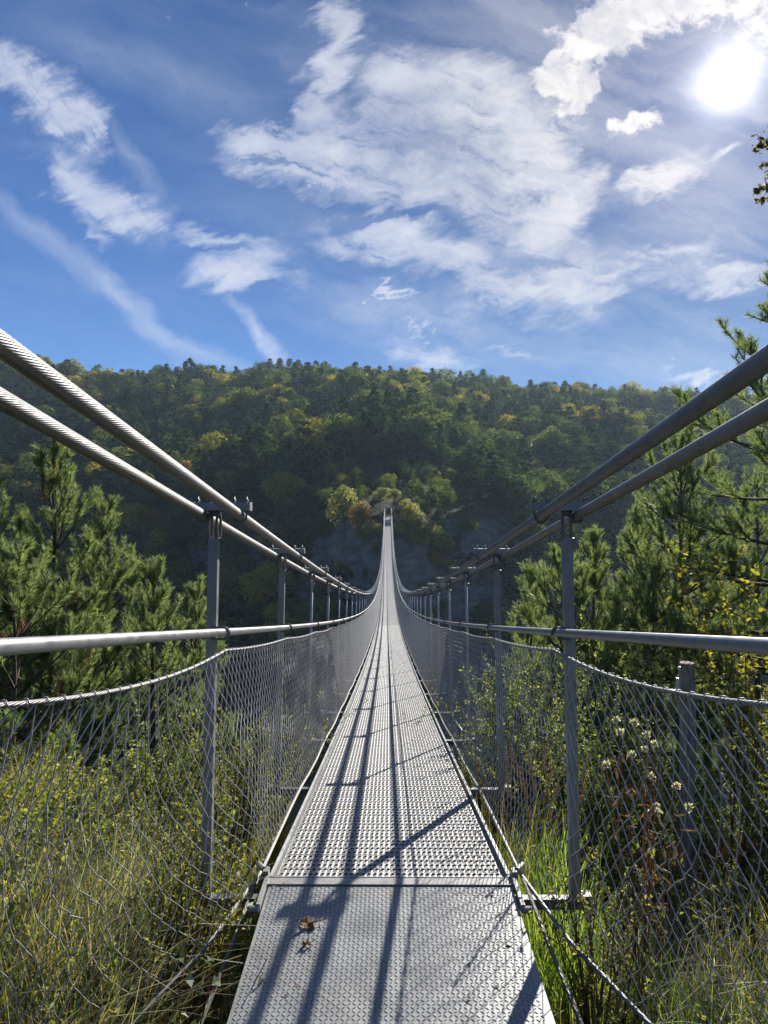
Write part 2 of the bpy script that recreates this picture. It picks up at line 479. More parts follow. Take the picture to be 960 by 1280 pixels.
def terrain_mat():
    m, g, out = new_mat('hillside_soil_and_rock')
    pos = worldpos(g)
    geo = g.n.new('ShaderNodeNewGeometry')
    f, _ = g.noise(pos, 0.035, 6, 0.6)
    f2, _ = g.noise(pos, 0.5, 8, 0.68)
    f3, _ = g.noise(pos, 6.0, 6, 0.7)
    soil = g.ramp(f2, [(0.3, (0.022, 0.022, 0.014)), (0.55, (0.044, 0.040, 0.026)), (0.75, (0.075, 0.066, 0.045))])
    grass = g.ramp(f3, [(0.3, (0.022, 0.034, 0.010)), (0.7, (0.07, 0.078, 0.028))])
    rk = g.map(pos, (0, 0, 0), (0.3, 0.2, 0), (0.5, 0.5, 1.6), 'POINT')
    f4, _ = g.noise(rk, 0.45, 9, 0.72)
    rock = g.ramp(f4, [(0.3, (0.06, 0.058, 0.056)), (0.5, (0.17, 0.16, 0.15)), (0.7, (0.32, 0.30, 0.275))])
    c = g.mix(g.rng(g.m('ADD', f, g.m('MULTIPLY', f2, 0.3)), 0.5, 0.75), soil, grass)
    sp = g.n.new('ShaderNodeSeparateXYZ'); g.l.new(geo.outputs['Normal'], sp.inputs[0])
    steep = g.rng(g.m('ADD', sp.outputs[2], g.m('MULTIPLY', g.m('SUBTRACT', f2, 0.5), 0.5)), 0.80, 0.56)
    py = g.n.new('ShaderNodeSeparateXYZ'); g.l.new(pos, py.inputs[0])
    steep = g.m('MULTIPLY', steep, g.rng(py.outputs[1], 18, 60))
    c = g.mix(g.m('MULTIPLY', steep, 0.85), c, rock)
    p = g.n.new('ShaderNodeBsdfPrincipled'); g.put(p.inputs['Base Color'], c); p.inputs['Roughness'].default_value = 0.95
    p.inputs['Specular IOR Level'].default_value = 0.1
    bn = g.n.new('ShaderNodeBump'); bn.inputs['Distance'].default_value = 1.2; bn.inputs['Strength'].default_value = 0.8
    g.put(bn.inputs['Height'], g.m('ADD', f2, g.m('MULTIPLY', f4, 0.8))); g.put(p.inputs['Normal'], bn.outputs[0])
    g.l.new(p.outputs[0], out.inputs[0])
    return m

M = dict(
    galv=steel('galvanised_steel', (0.46, 0.465, 0.46), 0.35, 0.45, space='world'),
    rail=steel('handrail_steel', (0.26, 0.265, 0.27), 0.4, 0.45, stain_amt=0.55, nscale=22, space='world'),
    post=steel('hanger_steel', (0.29, 0.295, 0.295), 0.45, 0.5, stain_amt=0.3, space='world'),
    dark=steel('clamp_steel', (0.16, 0.155, 0.15), 0.4, 0.5, space='world'),
    deck=steel('deck_steel', (0.265, 0.263, 0.252), 0.2, 0.5, stain=(0.26, 0.22, 0.17), stain_amt=0.35, space='world'),
    beam=steel('cross_beam_steel', (0.17, 0.17, 0.165), 0.3, 0.5, space='world'),
    deck_far=steel('hole_averaged_deck_steel', (0.225, 0.223, 0.215), 0.2, 0.55, nscale=3, space='world'),  # even tone lowered to stand in for dark holes the solid far planks lack
    tread=steel('tread_plate_steel', (0.245, 0.25, 0.243), 0.2, 0.45, stain=(0.16, 0.135, 0.10), stain_amt=0.55, nscale=7, space='world'),
    wire=steel('fence_wire_steel', (0.38, 0.38, 0.385), 0.3, 0.55, bump=0, stain_amt=0.3, space='world'),
    cable=cable_mat(),
    rope=rope_mat('net_rope', (0.27, 0.268, 0.26), (0.37, 0.365, 0.35)),
    edge_rope=rope_mat('edge_rope', (0.20, 0.19, 0.175), (0.38, 0.36, 0.33), 30),
    terrain=terrain_mat(),
    bark=bark_mat('pine_bark', (0.055, 0.040, 0.030), (0.14, 0.095, 0.065)),
    bark_far=bark_mat('far_bark', (0.05, 0.042, 0.034), (0.10, 0.08, 0.065), 3),
    wood=bark_mat('weathered_wood', (0.16, 0.13, 0.105), (0.40, 0.34, 0.28), 40),
    stone=stone_mat('pale_stone', (0.22, 0.20, 0.175), (0.40, 0.37, 0.33), 1.2),
    white=stone_mat('white_paint', (0.72, 0.72, 0.70), (0.82, 0.82, 0.80)),
)

# ------------------------------------------------------------------ the valley
LBR, S0, Y1 = 150.0, 0.158, 3.1            # span, slope at the ends, first hanger
def drop(Y):
    d = np.asarray(Y, float) - Y1
    return np.where(d < 0, S0 * d, S0 * (d - d * d / LBR))
def deck_z(Y): return -drop(Y)

def terrain_z(x, Y):
    x = np.asarray(x, float); Y = np.asarray(Y, float)
    # near bank
    side = np.maximum(np.abs(x) - 1.6, 0)
    Ye = Y - 0.30 * np.minimum(side, 12) - 0.12 * np.maximum(side - 12, 0)
    zn = np.interp(Ye, [-60, -8, -1, 0, 2.5, 4, 6, 8, 12, 20, 40, 70, 100],
                   [14, 0.6, -0.30, -0.42, -0.55, -0.80, -1.45, -2.6, -6.2, -16, -40, -66, -75])
    zn = zn + fbm(x * 0.5, Y * 0.5, 3) * np.clip(0.14 + (Y - 6) * 0.12, 0.1, 2.5)
    zn = zn + 0.30 * np.clip((-x - 0.75) / 0.6, 0, 1) * np.clip((Y - 1.0) / 2, 0, 1) * np.clip((9 - Y) / 2.5, 0, 1)
    gap = np.clip((1.0 - np.abs(x)) / 0.4, 0, 1) * np.clip((6 - Y) / 2, 0, 1)
    zn = zn - 0.32 * gap
    # far side: foot of the hill swings out to a spur under the bridge end
    n1 = fbm(x / 42.0, Y / 42.0, 4)
    Y0 = np.interp(x, [-400, -260, -150, -70, -40, -20, -8, -2.5, 2.5, 7, 14, 24, 40, 70, 150, 300, 420],
                      [330, 290, 246, 208, 190, 170, 156, 151.5, 151.5, 155, 163, 177, 196, 220, 262, 330, 360])
    near_end = np.exp(-(x / 9.0) ** 2)
    d = Y - Y0 + n1 * 14 * (1 - near_end)
    Yr = 430.0
    px = np.array([-500, -200, 0, 100, 200, 330, 430, 550, 700, 850, 960, 1200, 1500])
    py = np.array([395, 415, 440, 458, 468, 460, 460, 471, 480, 489, 492, 502, 515])
    ridge = np.interp((x / np.maximum(Y, 60)) * F_PX + 485, px, py)
    ridge = CAM_Z + (636 - ridge) / F_PX * Yr - 12.0
    t = d / np.maximum(Yr - Y0, 60)
    prof = np.where(t < 1, np.clip(t, 0, 1) * 1.06 - 0.06 * np.clip(t, 0, 1) ** 3, 1.0)
    up = ridge * prof - np.maximum(d - (Yr - Y0), 0) * 0.22
    up = up + n1 * 7 * np.clip(d / 60, 0, 1) * np.clip(2.2 - 2 * t, 0.1, 1)
    flat = np.clip(d / 9.0, 0, 1)
    up = np.where((np.abs(x) < 9) & (d > 0), up * flat, up)
    dn = np.maximum(d * (1.25 + 0.5 * fbm(x / 18.0, Y / 18.0, 3)), -26 + (d + 21) * 0.85)
    rough = fbm(x / 7.0, Y / 7.0, 4) * 3.5 * np.clip(-d / 12, 0, 1)
    zf = np.where(d > 0, up, np.maximum(dn + rough, -74))
    zf = np.where(Y < 60, -200, zf)
    return np.maximum(zn, zf)

def build_terrain():
    ang = np.concatenate([np.linspace(-40, 40, 261), np.linspace(42, 318, 93)])
    ang = np.unwrap(np.radians(ang))
    rad = [0.35]
    while rad[-1] < 1500: rad.append(rad[-1] * (1.021 if rad[-1] < 520 else 1.06) + 0.03)
    rad = np.array(rad)
    A, Rr = np.meshgrid(ang, rad)
    X = np.sin(A) * Rr; Y = np.cos(A) * Rr
    Z = terrain_z(X, Y)
    na, nr = len(ang), len(rad)
    V = np.stack([X, Y, Z], -1).reshape(-1, 3)
    i = np.arange(nr - 1)[:, None] * na; j = np.arange(na)[None]; j2 = (j + 1) % na
    q = np.stack([i + j, i + j2, i + na + j2, i + na + j], -1)[..., ::-1].reshape(-1, 4)
    mb = MB(); mb.add(V, q)
    c = len(V)
    mb2 = np.array([[0, 0, float(terrain_z(0, 0))]])
    mb.add(np.concatenate([V[:na], mb2]), tris=[[k, (k + 1) % na, na][::-1] for k in range(na)])
    o = mb.build('terrain', M['terrain'], smooth=True)
    tag(o, kind='structure')
    return o
build_terrain()

# ------------------------------------------------------------------ the footbridge
bridge = thing('suspension_bridge', 'long narrow galvanised steel suspension footbridge sagging across the wooded gorge', 'footbridge', (0, Y1, 0))
OFF = np.array([0, Y1, 0.0])
def bpart(mb, name, mat, parent=None, smooth=False, origin=(0, Y1, 0)):
    """part in world coordinates, parented to the bridge"""
    for k in range(len(mb.v)): mb.v[k] = mb.v[k] - np.asarray(origin, float)
    o = mb.build(name, mat, parent or bridge, smooth)
    o.location = np.asarray(origin, float) - OFF
    return o
ys = np.unique(np.concatenate([np.arange(-4, 12, 0.25), np.arange(12, 60, 1.0), np.arange(60, Y1 + LBR + 2.01, 2.0)]))
CI, CO = 0.654, 0.812                       # inner and outer cable offset
def cable_z(y): return 1.60 - drop(y)
def rail_z(y): return 1.092 - drop(y)
def rope_sag(y):
    f = ((np.asarray(y) - Y1) / 2.0) % 1.0
    return 0.05 * 4 * f * (1 - f) * np.where(np.asarray(y) < Y1, 1.0, 0.28)
def rope_z(y): return 1.012 - drop(y) - rope_sag(y) - np.where(y < Y1, 0.01, 0)
for s in (-1, 1):
    for k, cx in enumerate((CI, CO)):
        mb = MB(); mb.tube(np.stack([np.full_like(ys, s * cx), ys, cable_z(ys)], 1), 0.0215, 14)
        o = bpart(mb, 'main_cable', M['cable'], smooth=True)
    mb = MB(); mb.tube(np.stack([np.full_like(ys, s * 0.722), ys, rail_z(ys)], 1), 0.0165, 12)
    bpart(mb, 'handrail', M['rail'], smooth=True)
    for yj in (1.9 + 0.92, 8.9):            # sleeve joints on the handrail
        pass
    yr = np.unique(np.concatenate([np.arange(-3, 40, 0.2), np.arange(40, Y1 + LBR, 0.5)]))
    mb = MB(); mb.tube(np.stack([np.full_like(yr, s * 0.738), yr, rope_z(yr)], 1), 0.0054, 7)
    bpart(mb, 'net_rope', M['rope'], smooth=True)
    # rope along the deck edge; it flares out to ground anchors at the near end
    ye = np.concatenate([np.arange(Y1 + 0.1, 30, 0.5), np.arange(30, Y1 + LBR, 2.0)])
    near = np.array([[0.58, Y1 + 0.1, -0.005], [0.70, 2.78, -0.06], [0.90, 2.38, -0.13], [1.12, 1.95, -0.22], [1.75, 0.6, -0.50]])
    e = np.stack([np.full_like(ye, 0.585), ye, deck_z(ye) + 0.03 + 0.012 * np.sin(ye * 3.1)], 1)
    e = np.concatenate([near[::-1], e[1:]]); e[:, 0] *= s
    mb = MB(); mb.tube(e, 0.009, 7); bpart(mb, 'edge_rope', M['edge_rope'], smooth=True)
    tie = np.array([[0.59, Y1 + 0.05, -0.01], [0.63, 2.75, -0.10], [0.68, 2.38, -0.20], [0.74, 1.9, -0.34], [0.80, 1.5, -0.5]]); tie[:, 0] *= s
    mb = MB(); mb.tube(tie, 0.0085, 7); bpart(mb, 'tie_rope', M['edge_rope'], smooth=True)
    # light angle profile along the grating
    yd = np.concatenate([np.arange(Y1 + 0.03, 40, 1.0), np.arange(40, Y1 + LBR, 2.5)])
    prof = np.array([[0.500, -0.05], [0.535, -0.05], [0.535, 0.014], [0.519, 0.014], [0.519, -0.03], [0.500, -0.03]])
    vv = np.stack([np.stack([np.full_like(yd, s * p[0]), yd, deck_z(yd) + p[1]], 1) for p in prof], 1)
    n, k = len(yd), len(prof)
    i = np.arange(n - 1)[:, None] * k; j = np.arange(k)[None]; j2 = (j + 1) % k
    mb = MB(); mb.add(vv.reshape(-1, 3), np.stack([i + j, i + j2, i + k + j2, i + k + j], -1).reshape(-1, 4))
    bpart(mb, 'deck_edge_angle', M['galv'])

# chain-link nets: every wire is real geometry; wider mesh of thicker wire far out
def net_bottom(y):
    """edge the net is laced to: (offset, height)"""
    x = np.interp(y, [-1, 0.6, 1.95, 2.38, 2.78, Y1 + 0.1], [2.1, 1.75, 1.12, 0.90, 0.70, 0.585])
    z = np.where(y < Y1 + 0.1, np.interp(y, [-1, 0.6, 1.95, 2.38, 2.78, Y1 + 0.1], [-0.75, -0.50, -0.22, -0.13, -0.06, 0.02]), deck_z(y) + 0.03)
    return x, z
def net_points(y, t, s, seed):
    xb, zb = net_bottom(y)
    xt, zt = np.full_like(y, 0.738), rope_z(y)
    bulge = np.sin(t * np.pi) * (0.025 + 0.03 * fbm(y * 0.9 + seed, t * 2.2, 2) * np.clip((9 - y) / 4, 0.12, 1))
    return np.stack([s * (xb + (xt - xb) * t + bulge), y, zb + (zt - zb) * t], -1)
def make_net(s, y0, y1, p, rows, r, jit, sides):
    nj = int((y1 - y0) / p)
    j = np.arange(nj)[:, None]; k = np.arange(rows + 1)[None]
    y = y0 + j * p + (p / 2) * 0.98 * np.where((j + k) % 2 == 0, 1, -1)
    y = y + jit * fbm(y * 1.4, k * 0.16 + 0 * y, 2) * 1.6 + RNG.normal(0, jit * 0.10, y.shape)
    t = 1 - k / rows + 0 * y
    t = t + jit * 0.5 * fbm(y * 1.0 + 40, k * 0.2 + 0 * y, 2) * np.sin(np.clip(t, 0, 1) * np.pi)
    Pn = net_points(y, t, s, 11 * s)
    return Pn[:, :-1].reshape(-1, 3), Pn[:, 1:].reshape(-1, 3)
for s in (-1, 1):
    mb = MB()
    A, B = make_net(s, -0.4, 9.0, 0.041, 22, 0, 0.034, 4); mb.segs(A, B, 0.00178, 5)
    A, B = make_net(s, 9.0, 30.0, 0.036, 24, 0, 0.008, 3); mb.segs(A, B, 0.0015, 3)
    A, B = make_net(s, 30.0, Y1 + LBR - 1, 0.075, 11, 0, 0.012, 3); mb.segs(A, B, 0.0030, 3)
    # loops lacing the net to the rope
    yl = np.arange(-0.3, 22, 0.082)
    for y in yl:
        z = float(rope_z(y)); th = np.linspace(0, 2 * np.pi, 7)
        if y < 9:
            mb.tube(np.stack([s * 0.738 + 0.0085 * np.cos(th), y + 0.006 * np.sin(th * 0.5), z + 0.0085 * np.sin(th)], 1), 0.0021, 4, caps=False)
        else:
            mb.box((s * 0.738, y, z), (0.009, 0.003, 0.009))
    bpart(mb, 'chain_link_net', M['wire'], smooth=True)

# hangers: channel posts from a clamp bar on the two cables down to a cross beam
def channel(mb, p0, p1, w=0.042, d=0.038, t=0.006, s=1):
    pr = np.array([[-w/2, -d/2], [w/2, -d/2], [w/2, d/2], [w/2 - t, d/2], [w/2 - t, -d/2 + t], [-w/2 + t, -d/2 + t], [-w/2 + t, d/2], [-w/2, d/2]])
    p0, p1 = np.asarray(p0, float), np.asarray(p1, float)
    v0 = np.concatenate([pr, np.zeros((8, 1))], 1) + p0; v1 = np.concatenate([pr, np.zeros((8, 1))], 1) + p1
    q = [[i, (i + 1) % 8, 8 + (i + 1) % 8, 8 + i] for i in range(8)]
    caps = [[8, 9, 12, 13], [9, 10, 11, 12], [8, 13, 14, 15], [0, 5, 4, 1], [1, 4, 3, 2], [0, 7, 6, 5]]
    mb.add(np.concatenate([v0, v1]), q + caps)
def ubolt(mb, c, r, wire, axis='y', n=9, legs=0.05, flip=-1):
    th = np.linspace(0, np.pi, n)
    pts = [(-r, 0, legs)] + [(-r * math.cos(a), 0, flip * r * math.sin(a)) for a in th] + [(r, 0, legs)]
    pts = np.array(pts)
    if axis == 'x': pts = pts[:, [1, 0, 2]]
    mb.tube(pts + np.asarray(c, float), wire, 6)

def hanger_meshes(s, detail, rod=False):
    """meshes in local coordinates: origin at deck level on the bridge axis, flat hanger plane"""
    out = {}
    mb = MB()
    if rod:
        mb.tube([(s * 0.806, 0, -0.10), (s * 0.787, 0, 0.7), (s * 0.768, 0, 1.53)], 0.0125, 8)
        mb.box((s * 0.768, 0, 1.50), (0.017, 0.017, 0.03))
    else:
        channel(mb, (s * 0.806, 0, -0.10), (s * 0.768, 0, 1.505))
    out['hanger'] = (mb, M['galv'] if rod else M['post'])
    if detail:
        b = MB()
        xc = s * 0.733
        b.box((xc, 0, 1.640), (0.122, 0.026, 0.017))
        for e in (-1, 1): b.box((xc + e * 0.1245, 0, 1.640), (0.002, 0.028, 0.019))
        out['clamp_bar'] = (b, M['post'])
        for cx in (CI, CO):
            u_ = MB()
            ubolt(u_, (s * cx, 0, 1.597), 0.027, 0.0048, legs=0.085)
            for q in (-1, 1):
                u_.box((s * cx + q * 0.027, 0, 1.666), (0.008, 0.008, 0.005))
            out.setdefault('u_bolt', []).append((u_, M['dark']))
        sh = MB()
        for q in (-0.018, 0.018):
            th = np.linspace(0, 2 * np.pi, 13)
            sh.tube(np.stack([s * 0.766 + q + 0.004 * np.cos(th), 0.022 * np.cos(th), 1.555 + 0.065 * np.sin(th)], 1), 0.006, 6, caps=False)
        sh.box((s * 0.766, 0, 1.612), (0.022, 0.012, 0.016)); sh.tube([(s * 0.766 - 0.034, 0, 1.497), (s * 0.766 + 0.034, 0, 1.497)], 0.007, 6)
        out['shackle'] = (sh, M['dark'])
        rc = MB(); th = np.linspace(-np.pi * 0.5, np.pi * 1.1, 12)
        rc.tube(np.stack([s * (0.722 + 0.0) + 0.024 * np.cos(th), np.full(12, -0.026), 1.092 + 0.026 * np.sin(th)], 1), 0.0065, 6)
        rc.tube([(s * 0.722, -0.026, 1.066), (s * 0.775, -0.022, 1.068)], 0.006, 6)
        rc.tube([(s * 0.722, -0.026, 1.118), (s * 0.775, -0.022, 1.112)], 0.006, 6)
        out['rail_clip'] = (rc, M['dark'])
    else:
        mb.box((s * 0.733, 0, 1.645), (0.128, 0.03, 0.025)); mb.tube([(s * 0.768, 0, 1.5), (s * 0.766, 0, 1.63)], 0.014, 5)
        for cx in (CI, CO):
            mb.tube([(s * cx - 0.027, 0, 1.64), (s * cx - 0.027, 0, 1.585), (s * cx, 0, 1.572), (s * cx + 0.027, 0, 1.585), (s * cx + 0.027, 0, 1.64)], 0.006, 4)
        mb.box((s * 0.74, -0.012, 1.092), (0.045, 0.008, 0.026))
    return out
NH = int(LBR / 2)
for s in (-1, 1):
    protos = []
    for rod in (False, True):
        near_m = hanger_meshes(s, True, rod)
        pr = near_m['hanger'][0].build('hanger', near_m['hanger'][1], bridge, smooth=rod)
        for nm in ('clamp_bar', 'shackle', 'rail_clip'):
            near_m[nm][0].build(nm, near_m[nm][1], pr, smooth=(nm == 'shackle'))
        for ub, mt in near_m['u_bolt']: ub.build('u_bolt', mt, pr, smooth=True)
        protos.append(pr)
    far_m = hanger_meshes(s, False, True)
    protos[0].location = (0, 0, 0); protos[1].location = (0, 4, float(deck_z(Y1 + 4)))
    fproto = None; rest = MB()
    for i in range(1, NH):
        y = Y1 + 2 * i; loc = Vector((0, 2 * i, float(deck_z(y))))
        if i == 2: continue
        if i < 12:
            c = copy_tree(protos[0 if i < 2 else 1], bridge); c.location = loc
        elif i < 50:
            if fproto is None:
                fproto = far_m['hanger'][0].build('hanger', M['galv'], bridge); fproto.location = loc
            else:
                c = fproto.copy(); COL.objects.link(c); c.parent = bridge; c.location = loc
        else:
            m2 = hanger_meshes(s, False, True)['hanger'][0]
            for k in range(len(m2.v)): m2.v[k] = m2.v[k] + np.array([0, y, loc.z])
            for vv, in zip(m2.v): rest.v.append(vv)
            for q in m2.q: rest.q.append(q + rest.n)
            for q in m2.t: rest.t.append(q + rest.n)
            rest.qm += m2.qm; rest.tm += m2.tm; rest.uv += m2.uv; rest.tint += m2.tint; rest.n += m2.n
    o = bpart(rest, 'hanger', M['galv']); o['kind'] = 'stuff'

# cross beams under the deck, sticking out on both sides
cb = MB(); cb.box((0, 0, -0.085), (0.87, 0.020, 0.022))
for s in (-1, 1): cb.box((s * 0.852, 0, -0.052), (0.02, 0.024, 0.006))
cb0 = cb.build('cross_beam', M['beam'], bridge)
for i in range(1, NH):
    c = cb0.copy(); COL.objects.link(c); c.parent = bridge; c.location = (0, 2 * i, float(deck_z(Y1 + 2 * i)))

# perforated planks with raised holes
PW, PL = 0.498, 0.298
def perforated_plank():
    mb = MB(); nx, ny = 38, 5
    cw, cl = 2 * PW / nx, PL / ny
    rx, ry = 0.0090, 0.0155; n = 8
    for j in range(ny):
        sh = (j % 2) * 0.25 - 0.125
        for i in range(nx):
            cx = -PW + (i + 0.5) * cw; cy = -PL / 2 + (j + 0.5) * cl
            hx = cx + sh * cw
            th = (np.arange(n) + 0.5) / n * 2 * np.pi
            sq = np.array([[1, 0.45], [0.45, 1], [-0.45, 1], [-1, 0.45], [-1, -0.45], [-0.45, -1], [0.45, -1], [1, -0.45]])
            outer = np.stack([cx + sq[:, 0] * cw / 2, cy + sq[:, 1] * cl / 2, np.zeros(n)], 1)
            outer = np.stack([cx + np.clip(np.cos(th) * 1.5, -1, 1) * cw / 2, cy + np.clip(np.sin(th) * 1.5, -1, 1) * cl / 2, np.zeros(n)], 1)
            rim = np.stack([hx + rx * 1.18 * np.cos(th), cy + ry * 1.18 * np.sin(th), np.full(n, 0.0032)], 1)
            inn = np.stack([hx + rx * np.cos(th), cy + ry * np.sin(th), np.full(n, 0.0026)], 1)
            low = np.stack([hx + rx * np.cos(th), cy + ry * np.sin(th), np.full(n, -0.012)], 1)
            cor = np.array([[cx + a * cw / 2, cy + b * cl / 2, 0] for a, b in ((1, 1), (-1, 1), (-1, -1), (1, -1))])
            k = np.arange(n); k2 = (k + 1) % n
            q = np.concatenate([np.stack([k, k2, n + k2, n + k], 1), np.stack([n + k, n + k2, 2 * n + k2, 2 * n + k], 1), np.stack([2 * n + k, 2 * n + k2, 3 * n + k2, 3 * n + k], 1)])
            # corner triangles between the clipped ring and the cell corners
            mb.add(np.concatenate([outer, rim, inn, low, cor]), q, [[0, 4 * n, 1][::1], [2, 4 * n + 1, 3], [4, 4 * n + 2, 5], [6, 4 * n + 3, 7]])
    for e in (-1, 1):
        mb.box((0, e * (PL / 2 - 0.0015), -0.022), (PW, 0.0015, 0.020))
    return mb
pp = perforated_plank().build('deck_plank', M['deck'], bridge)
def solid_plank(mb, y, z, ang):
    mb.box((0, y, z - 0.010), (PW, PL / 2, 0.010), Matrix.Rotation(ang, 3, 'X'))
rest = MB(); NPL = int((LBR - 0.1) / 0.3)
for i in range(NPL):
    y = Y1 + 0.06 + 0.3 * (i + 0.5)
    ang = math.atan2(float(deck_z(y + 0.1) - deck_z(y - 0.1)), 0.2)
    z = float(deck_z(y)) + 0.002 * math.sin(i * 12.9)
    if i < 100:
        c = pp if i == 0 else pp.copy()
        if i: COL.objects.link(c); c.parent = bridge
        c.location = (0, y - Y1, z); c.rotation_euler = (ang, 0, 0)
    else:
        solid_plank(rest, y, z, ang)
o = bpart(rest, 'deck_plank', M['deck_far']); o['kind'] = 'stuff'

# entry plate with raised tear-drop tread
def tread_plate():
    x0, x1, y0, y1 = -0.525, 0.525, -1.6, Y1 - 0.035
    zf = lambda y: (y - Y1) * 0.018
    mb = MB()
    c = ((x0 + x1) / 2, (y0 + y1) / 2)
    vv = [(x, y, zf(y) + dz) for dz in (0, -0.008) for x, y in ((x0, y0), (x1, y0), (x1, y1), (x0, y1))]
    mb.add(vv, [[0, 1, 2, 3], [7, 6, 5, 4], [0, 4, 5, 1], [1, 5, 6, 2], [2, 6, 7, 3], [3, 7, 4, 0]])
    # lozenges, alternating direction
    px, py = 0.0175, 0.0175
    I, J = np.meshgrid(np.arange(int((x1 - x0 - 0.02) / px)), np.arange(int((y1 - 0.6) / py)))
    I, J = I.ravel(), J.ravel()
    cx = x0 + 0.018 + I * px; cy = 0.62 + J * py
    d = np.where((I + J) % 2 == 0, 1.0, -1.0)
    a = np.radians(42) * d
    L, Wd, H = 0.0096, 0.0030, 0.0024
    base = np.array([[-L, 0, 0], [0, -Wd, 0], [L, 0, 0], [0, Wd, 0], [-L * 0.45, 0, H], [L * 0.45, 0, H]])
    ca, sa = np.cos(a), np.sin(a)
    vx = base[None, :, 0] * ca[:, None] - base[None, :, 1] * sa[:, None] + cx[:, None]
    vy = base[None, :, 0] * sa[:, None] + base[None, :, 1] * ca[:, None] + cy[:, None]
    vz = base[None, :, 2] + zf(vy) - 0.0002
    n = len(I); o6 = np.arange(n)[:, None, None] * 6
    q = (np.array([[0, 1, 5, 4], [2, 3, 4, 5]])[None] + o6).reshape(-1, 4)
    t = (np.array([[1, 2, 5], [3, 0, 4]])[None] + o6).reshape(-1, 3)
    mb.add(np.stack([vx, vy, vz], -1).reshape(-1, 3), q, t)
    return mb
bpart(tread_plate(), 'tread_plate', M['tread'])
mb = MB(); mb.box((0, Y1 + 0.0, 0.002), (0.535, 0.028, 0.004)); mb.box((0, Y1 + 0.031, 0.002), (0.535, 0.003, 0.006))
bpart(mb, 'threshold_bar', M['deck'])
for s in (-1, 1):
    mb = MB()
    mb.box((s * 0.540, Y1 - 0.09, 0.004), (0.008, 0.12, 0.016)); mb.box((s * 0.549, Y1 + 0.045, 0.012), (0.012, 0.022, 0.022))
    mb.tube([(s * 0.535, Y1 - 0.21, 0.0), (s * 0.575, Y1 - 0.21, 0.0)], 0.014, 10)
    mb.tube([(s * 0.56, Y1 + 0.05, 0.03), (s * 0.60, Y1 + 0.12, 0.02)], 0.012, 8)
    bpart(mb, 'hinge_strap', M['deck'])
# wind stays sweeping away from the bridge below the net
for pts in ([(0.80, 9.1, -1.02), (1.3, 7.6, -1.5), (2.6, 5.6, -1.75)], [(0.62, 24.0, -1.6), (0.72, 24.3, -2.2), (0.70, 24.9, -2.75)]):
    mb = MB(); P0, P1, P2 = [np.array(q) for q in pts]
    tt = np.linspace(0, 1, 12)[:, None]
    mb.tube((1 - tt) ** 2 * P0 + 2 * tt * (1 - tt) * P1 + tt ** 2 * P2, 0.009, 6)
    bpart(mb, 'wind_stay', M['rail'], smooth=True)
# far end: two saddle posts and a white plate
ye = Y1 + LBR
for s in (-1, 1):
    mb = MB(); mb.box((s * 0.73, ye + 1.2, 0.75), (0.14, 0.2, 1.1)); mb.box((s * 0.73, ye + 1.2, 1.88), (0.18, 0.25, 0.04))
    bpart(mb, 'end_post', M['galv'])
mb = MB(); mb.box((0, ye + 1.0, -0.3), (1.1, 1.4, 0.28)); bpart(mb, 'end_slab', M['stone'])

# ------------------------------------------------------------------ far trees
F_PINE = [(0.0, (0.026, 0.046, 0.025)), (0.5, (0.052, 0.080, 0.038)), (1.0, (0.085, 0.115, 0.050))]
F_GREEN = [(0.0, (0.040, 0.062, 0.026)), (0.45, (0.082, 0.112, 0.036)), (1.0, (0.16, 0.18, 0.048))]
F_YELL = [(0.0, (0.15, 0.165, 0.035)), (0.5, (0.25, 0.24, 0.045)), (1.0, (0.40, 0.30, 0.05))]
F_ORAN = [(0.0, (0.14, 0.15, 0.035)), (0.5, (0.28, 0.17, 0.045)), (1.0, (0.38, 0.20, 0.05))]
F_SUNLIT = [(0.0, (0.14, 0.165, 0.055)), (0.5, (0.27, 0.27, 0.09)), (1.0, (0.44, 0.36, 0.11))]  # yellow-green raised in tone: sunlight on the far-end crowns painted into the leaf colour
M['far_sunlit'] = leaf_mat('far_sunlit_leaves', F_SUNLIT, 0.58, 0.3, 1.5)
M['far_pine'] = leaf_mat('far_pine_needles', F_PINE, 0.36, 0.75, 1.7, 0.0)
M['far_green'] = leaf_mat('far_green_leaves', F_GREEN, 0.5, 0.8, 1.8, 0.0)
M['far_yellow'] = leaf_mat('far_yellow_leaves', F_YELL, 0.5, 0.75, 1.7, 0.0)
M['far_orange'] = leaf_mat('far_orange_leaves', F_ORAN, 0.55, 0.15, 1.6)

def rand_unit(n, rng):
    v = rng.normal(size=(n, 3)); return v / np.linalg.norm(v, axis=1, keepdims=True)

def leaf_quads(mb, P, Nn, L, Wd, rng, mat=0, axis=None, tint=None, fold=0.0):
    """rhombic leaves at P with normals Nn; L, Wd lengths (arrays or scalars)"""
    n = len(P)
    if axis is None: axis = rand_unit(n, rng)
    a = axis - (axis * Nn).sum(1, keepdims=True) * Nn
    a /= np.linalg.norm(a, axis=1, keepdims=True) + 1e-9
    b = np.cross(Nn, a)
    L = np.broadcast_to(np.asarray(L, float), (n,))[:, None]; Wd = np.broadcast_to(np.asarray(Wd, float), (n,))[:, None]
    k = 0.12
    v = np.stack([P - a * L, P + b * Wd + a * L * k, P + a * L, P - b * Wd + a * L * k], 1)
    if fold: v[:, 1] += Nn * Wd * fold; v[:, 3] += Nn * Wd * fold
    q = np.arange(n)[:, None] * 4 + np.arange(4)[None]
    mb.add(v.reshape(-1, 3), q, mat=mat, tint=None if tint is None else np.repeat(tint, 4))

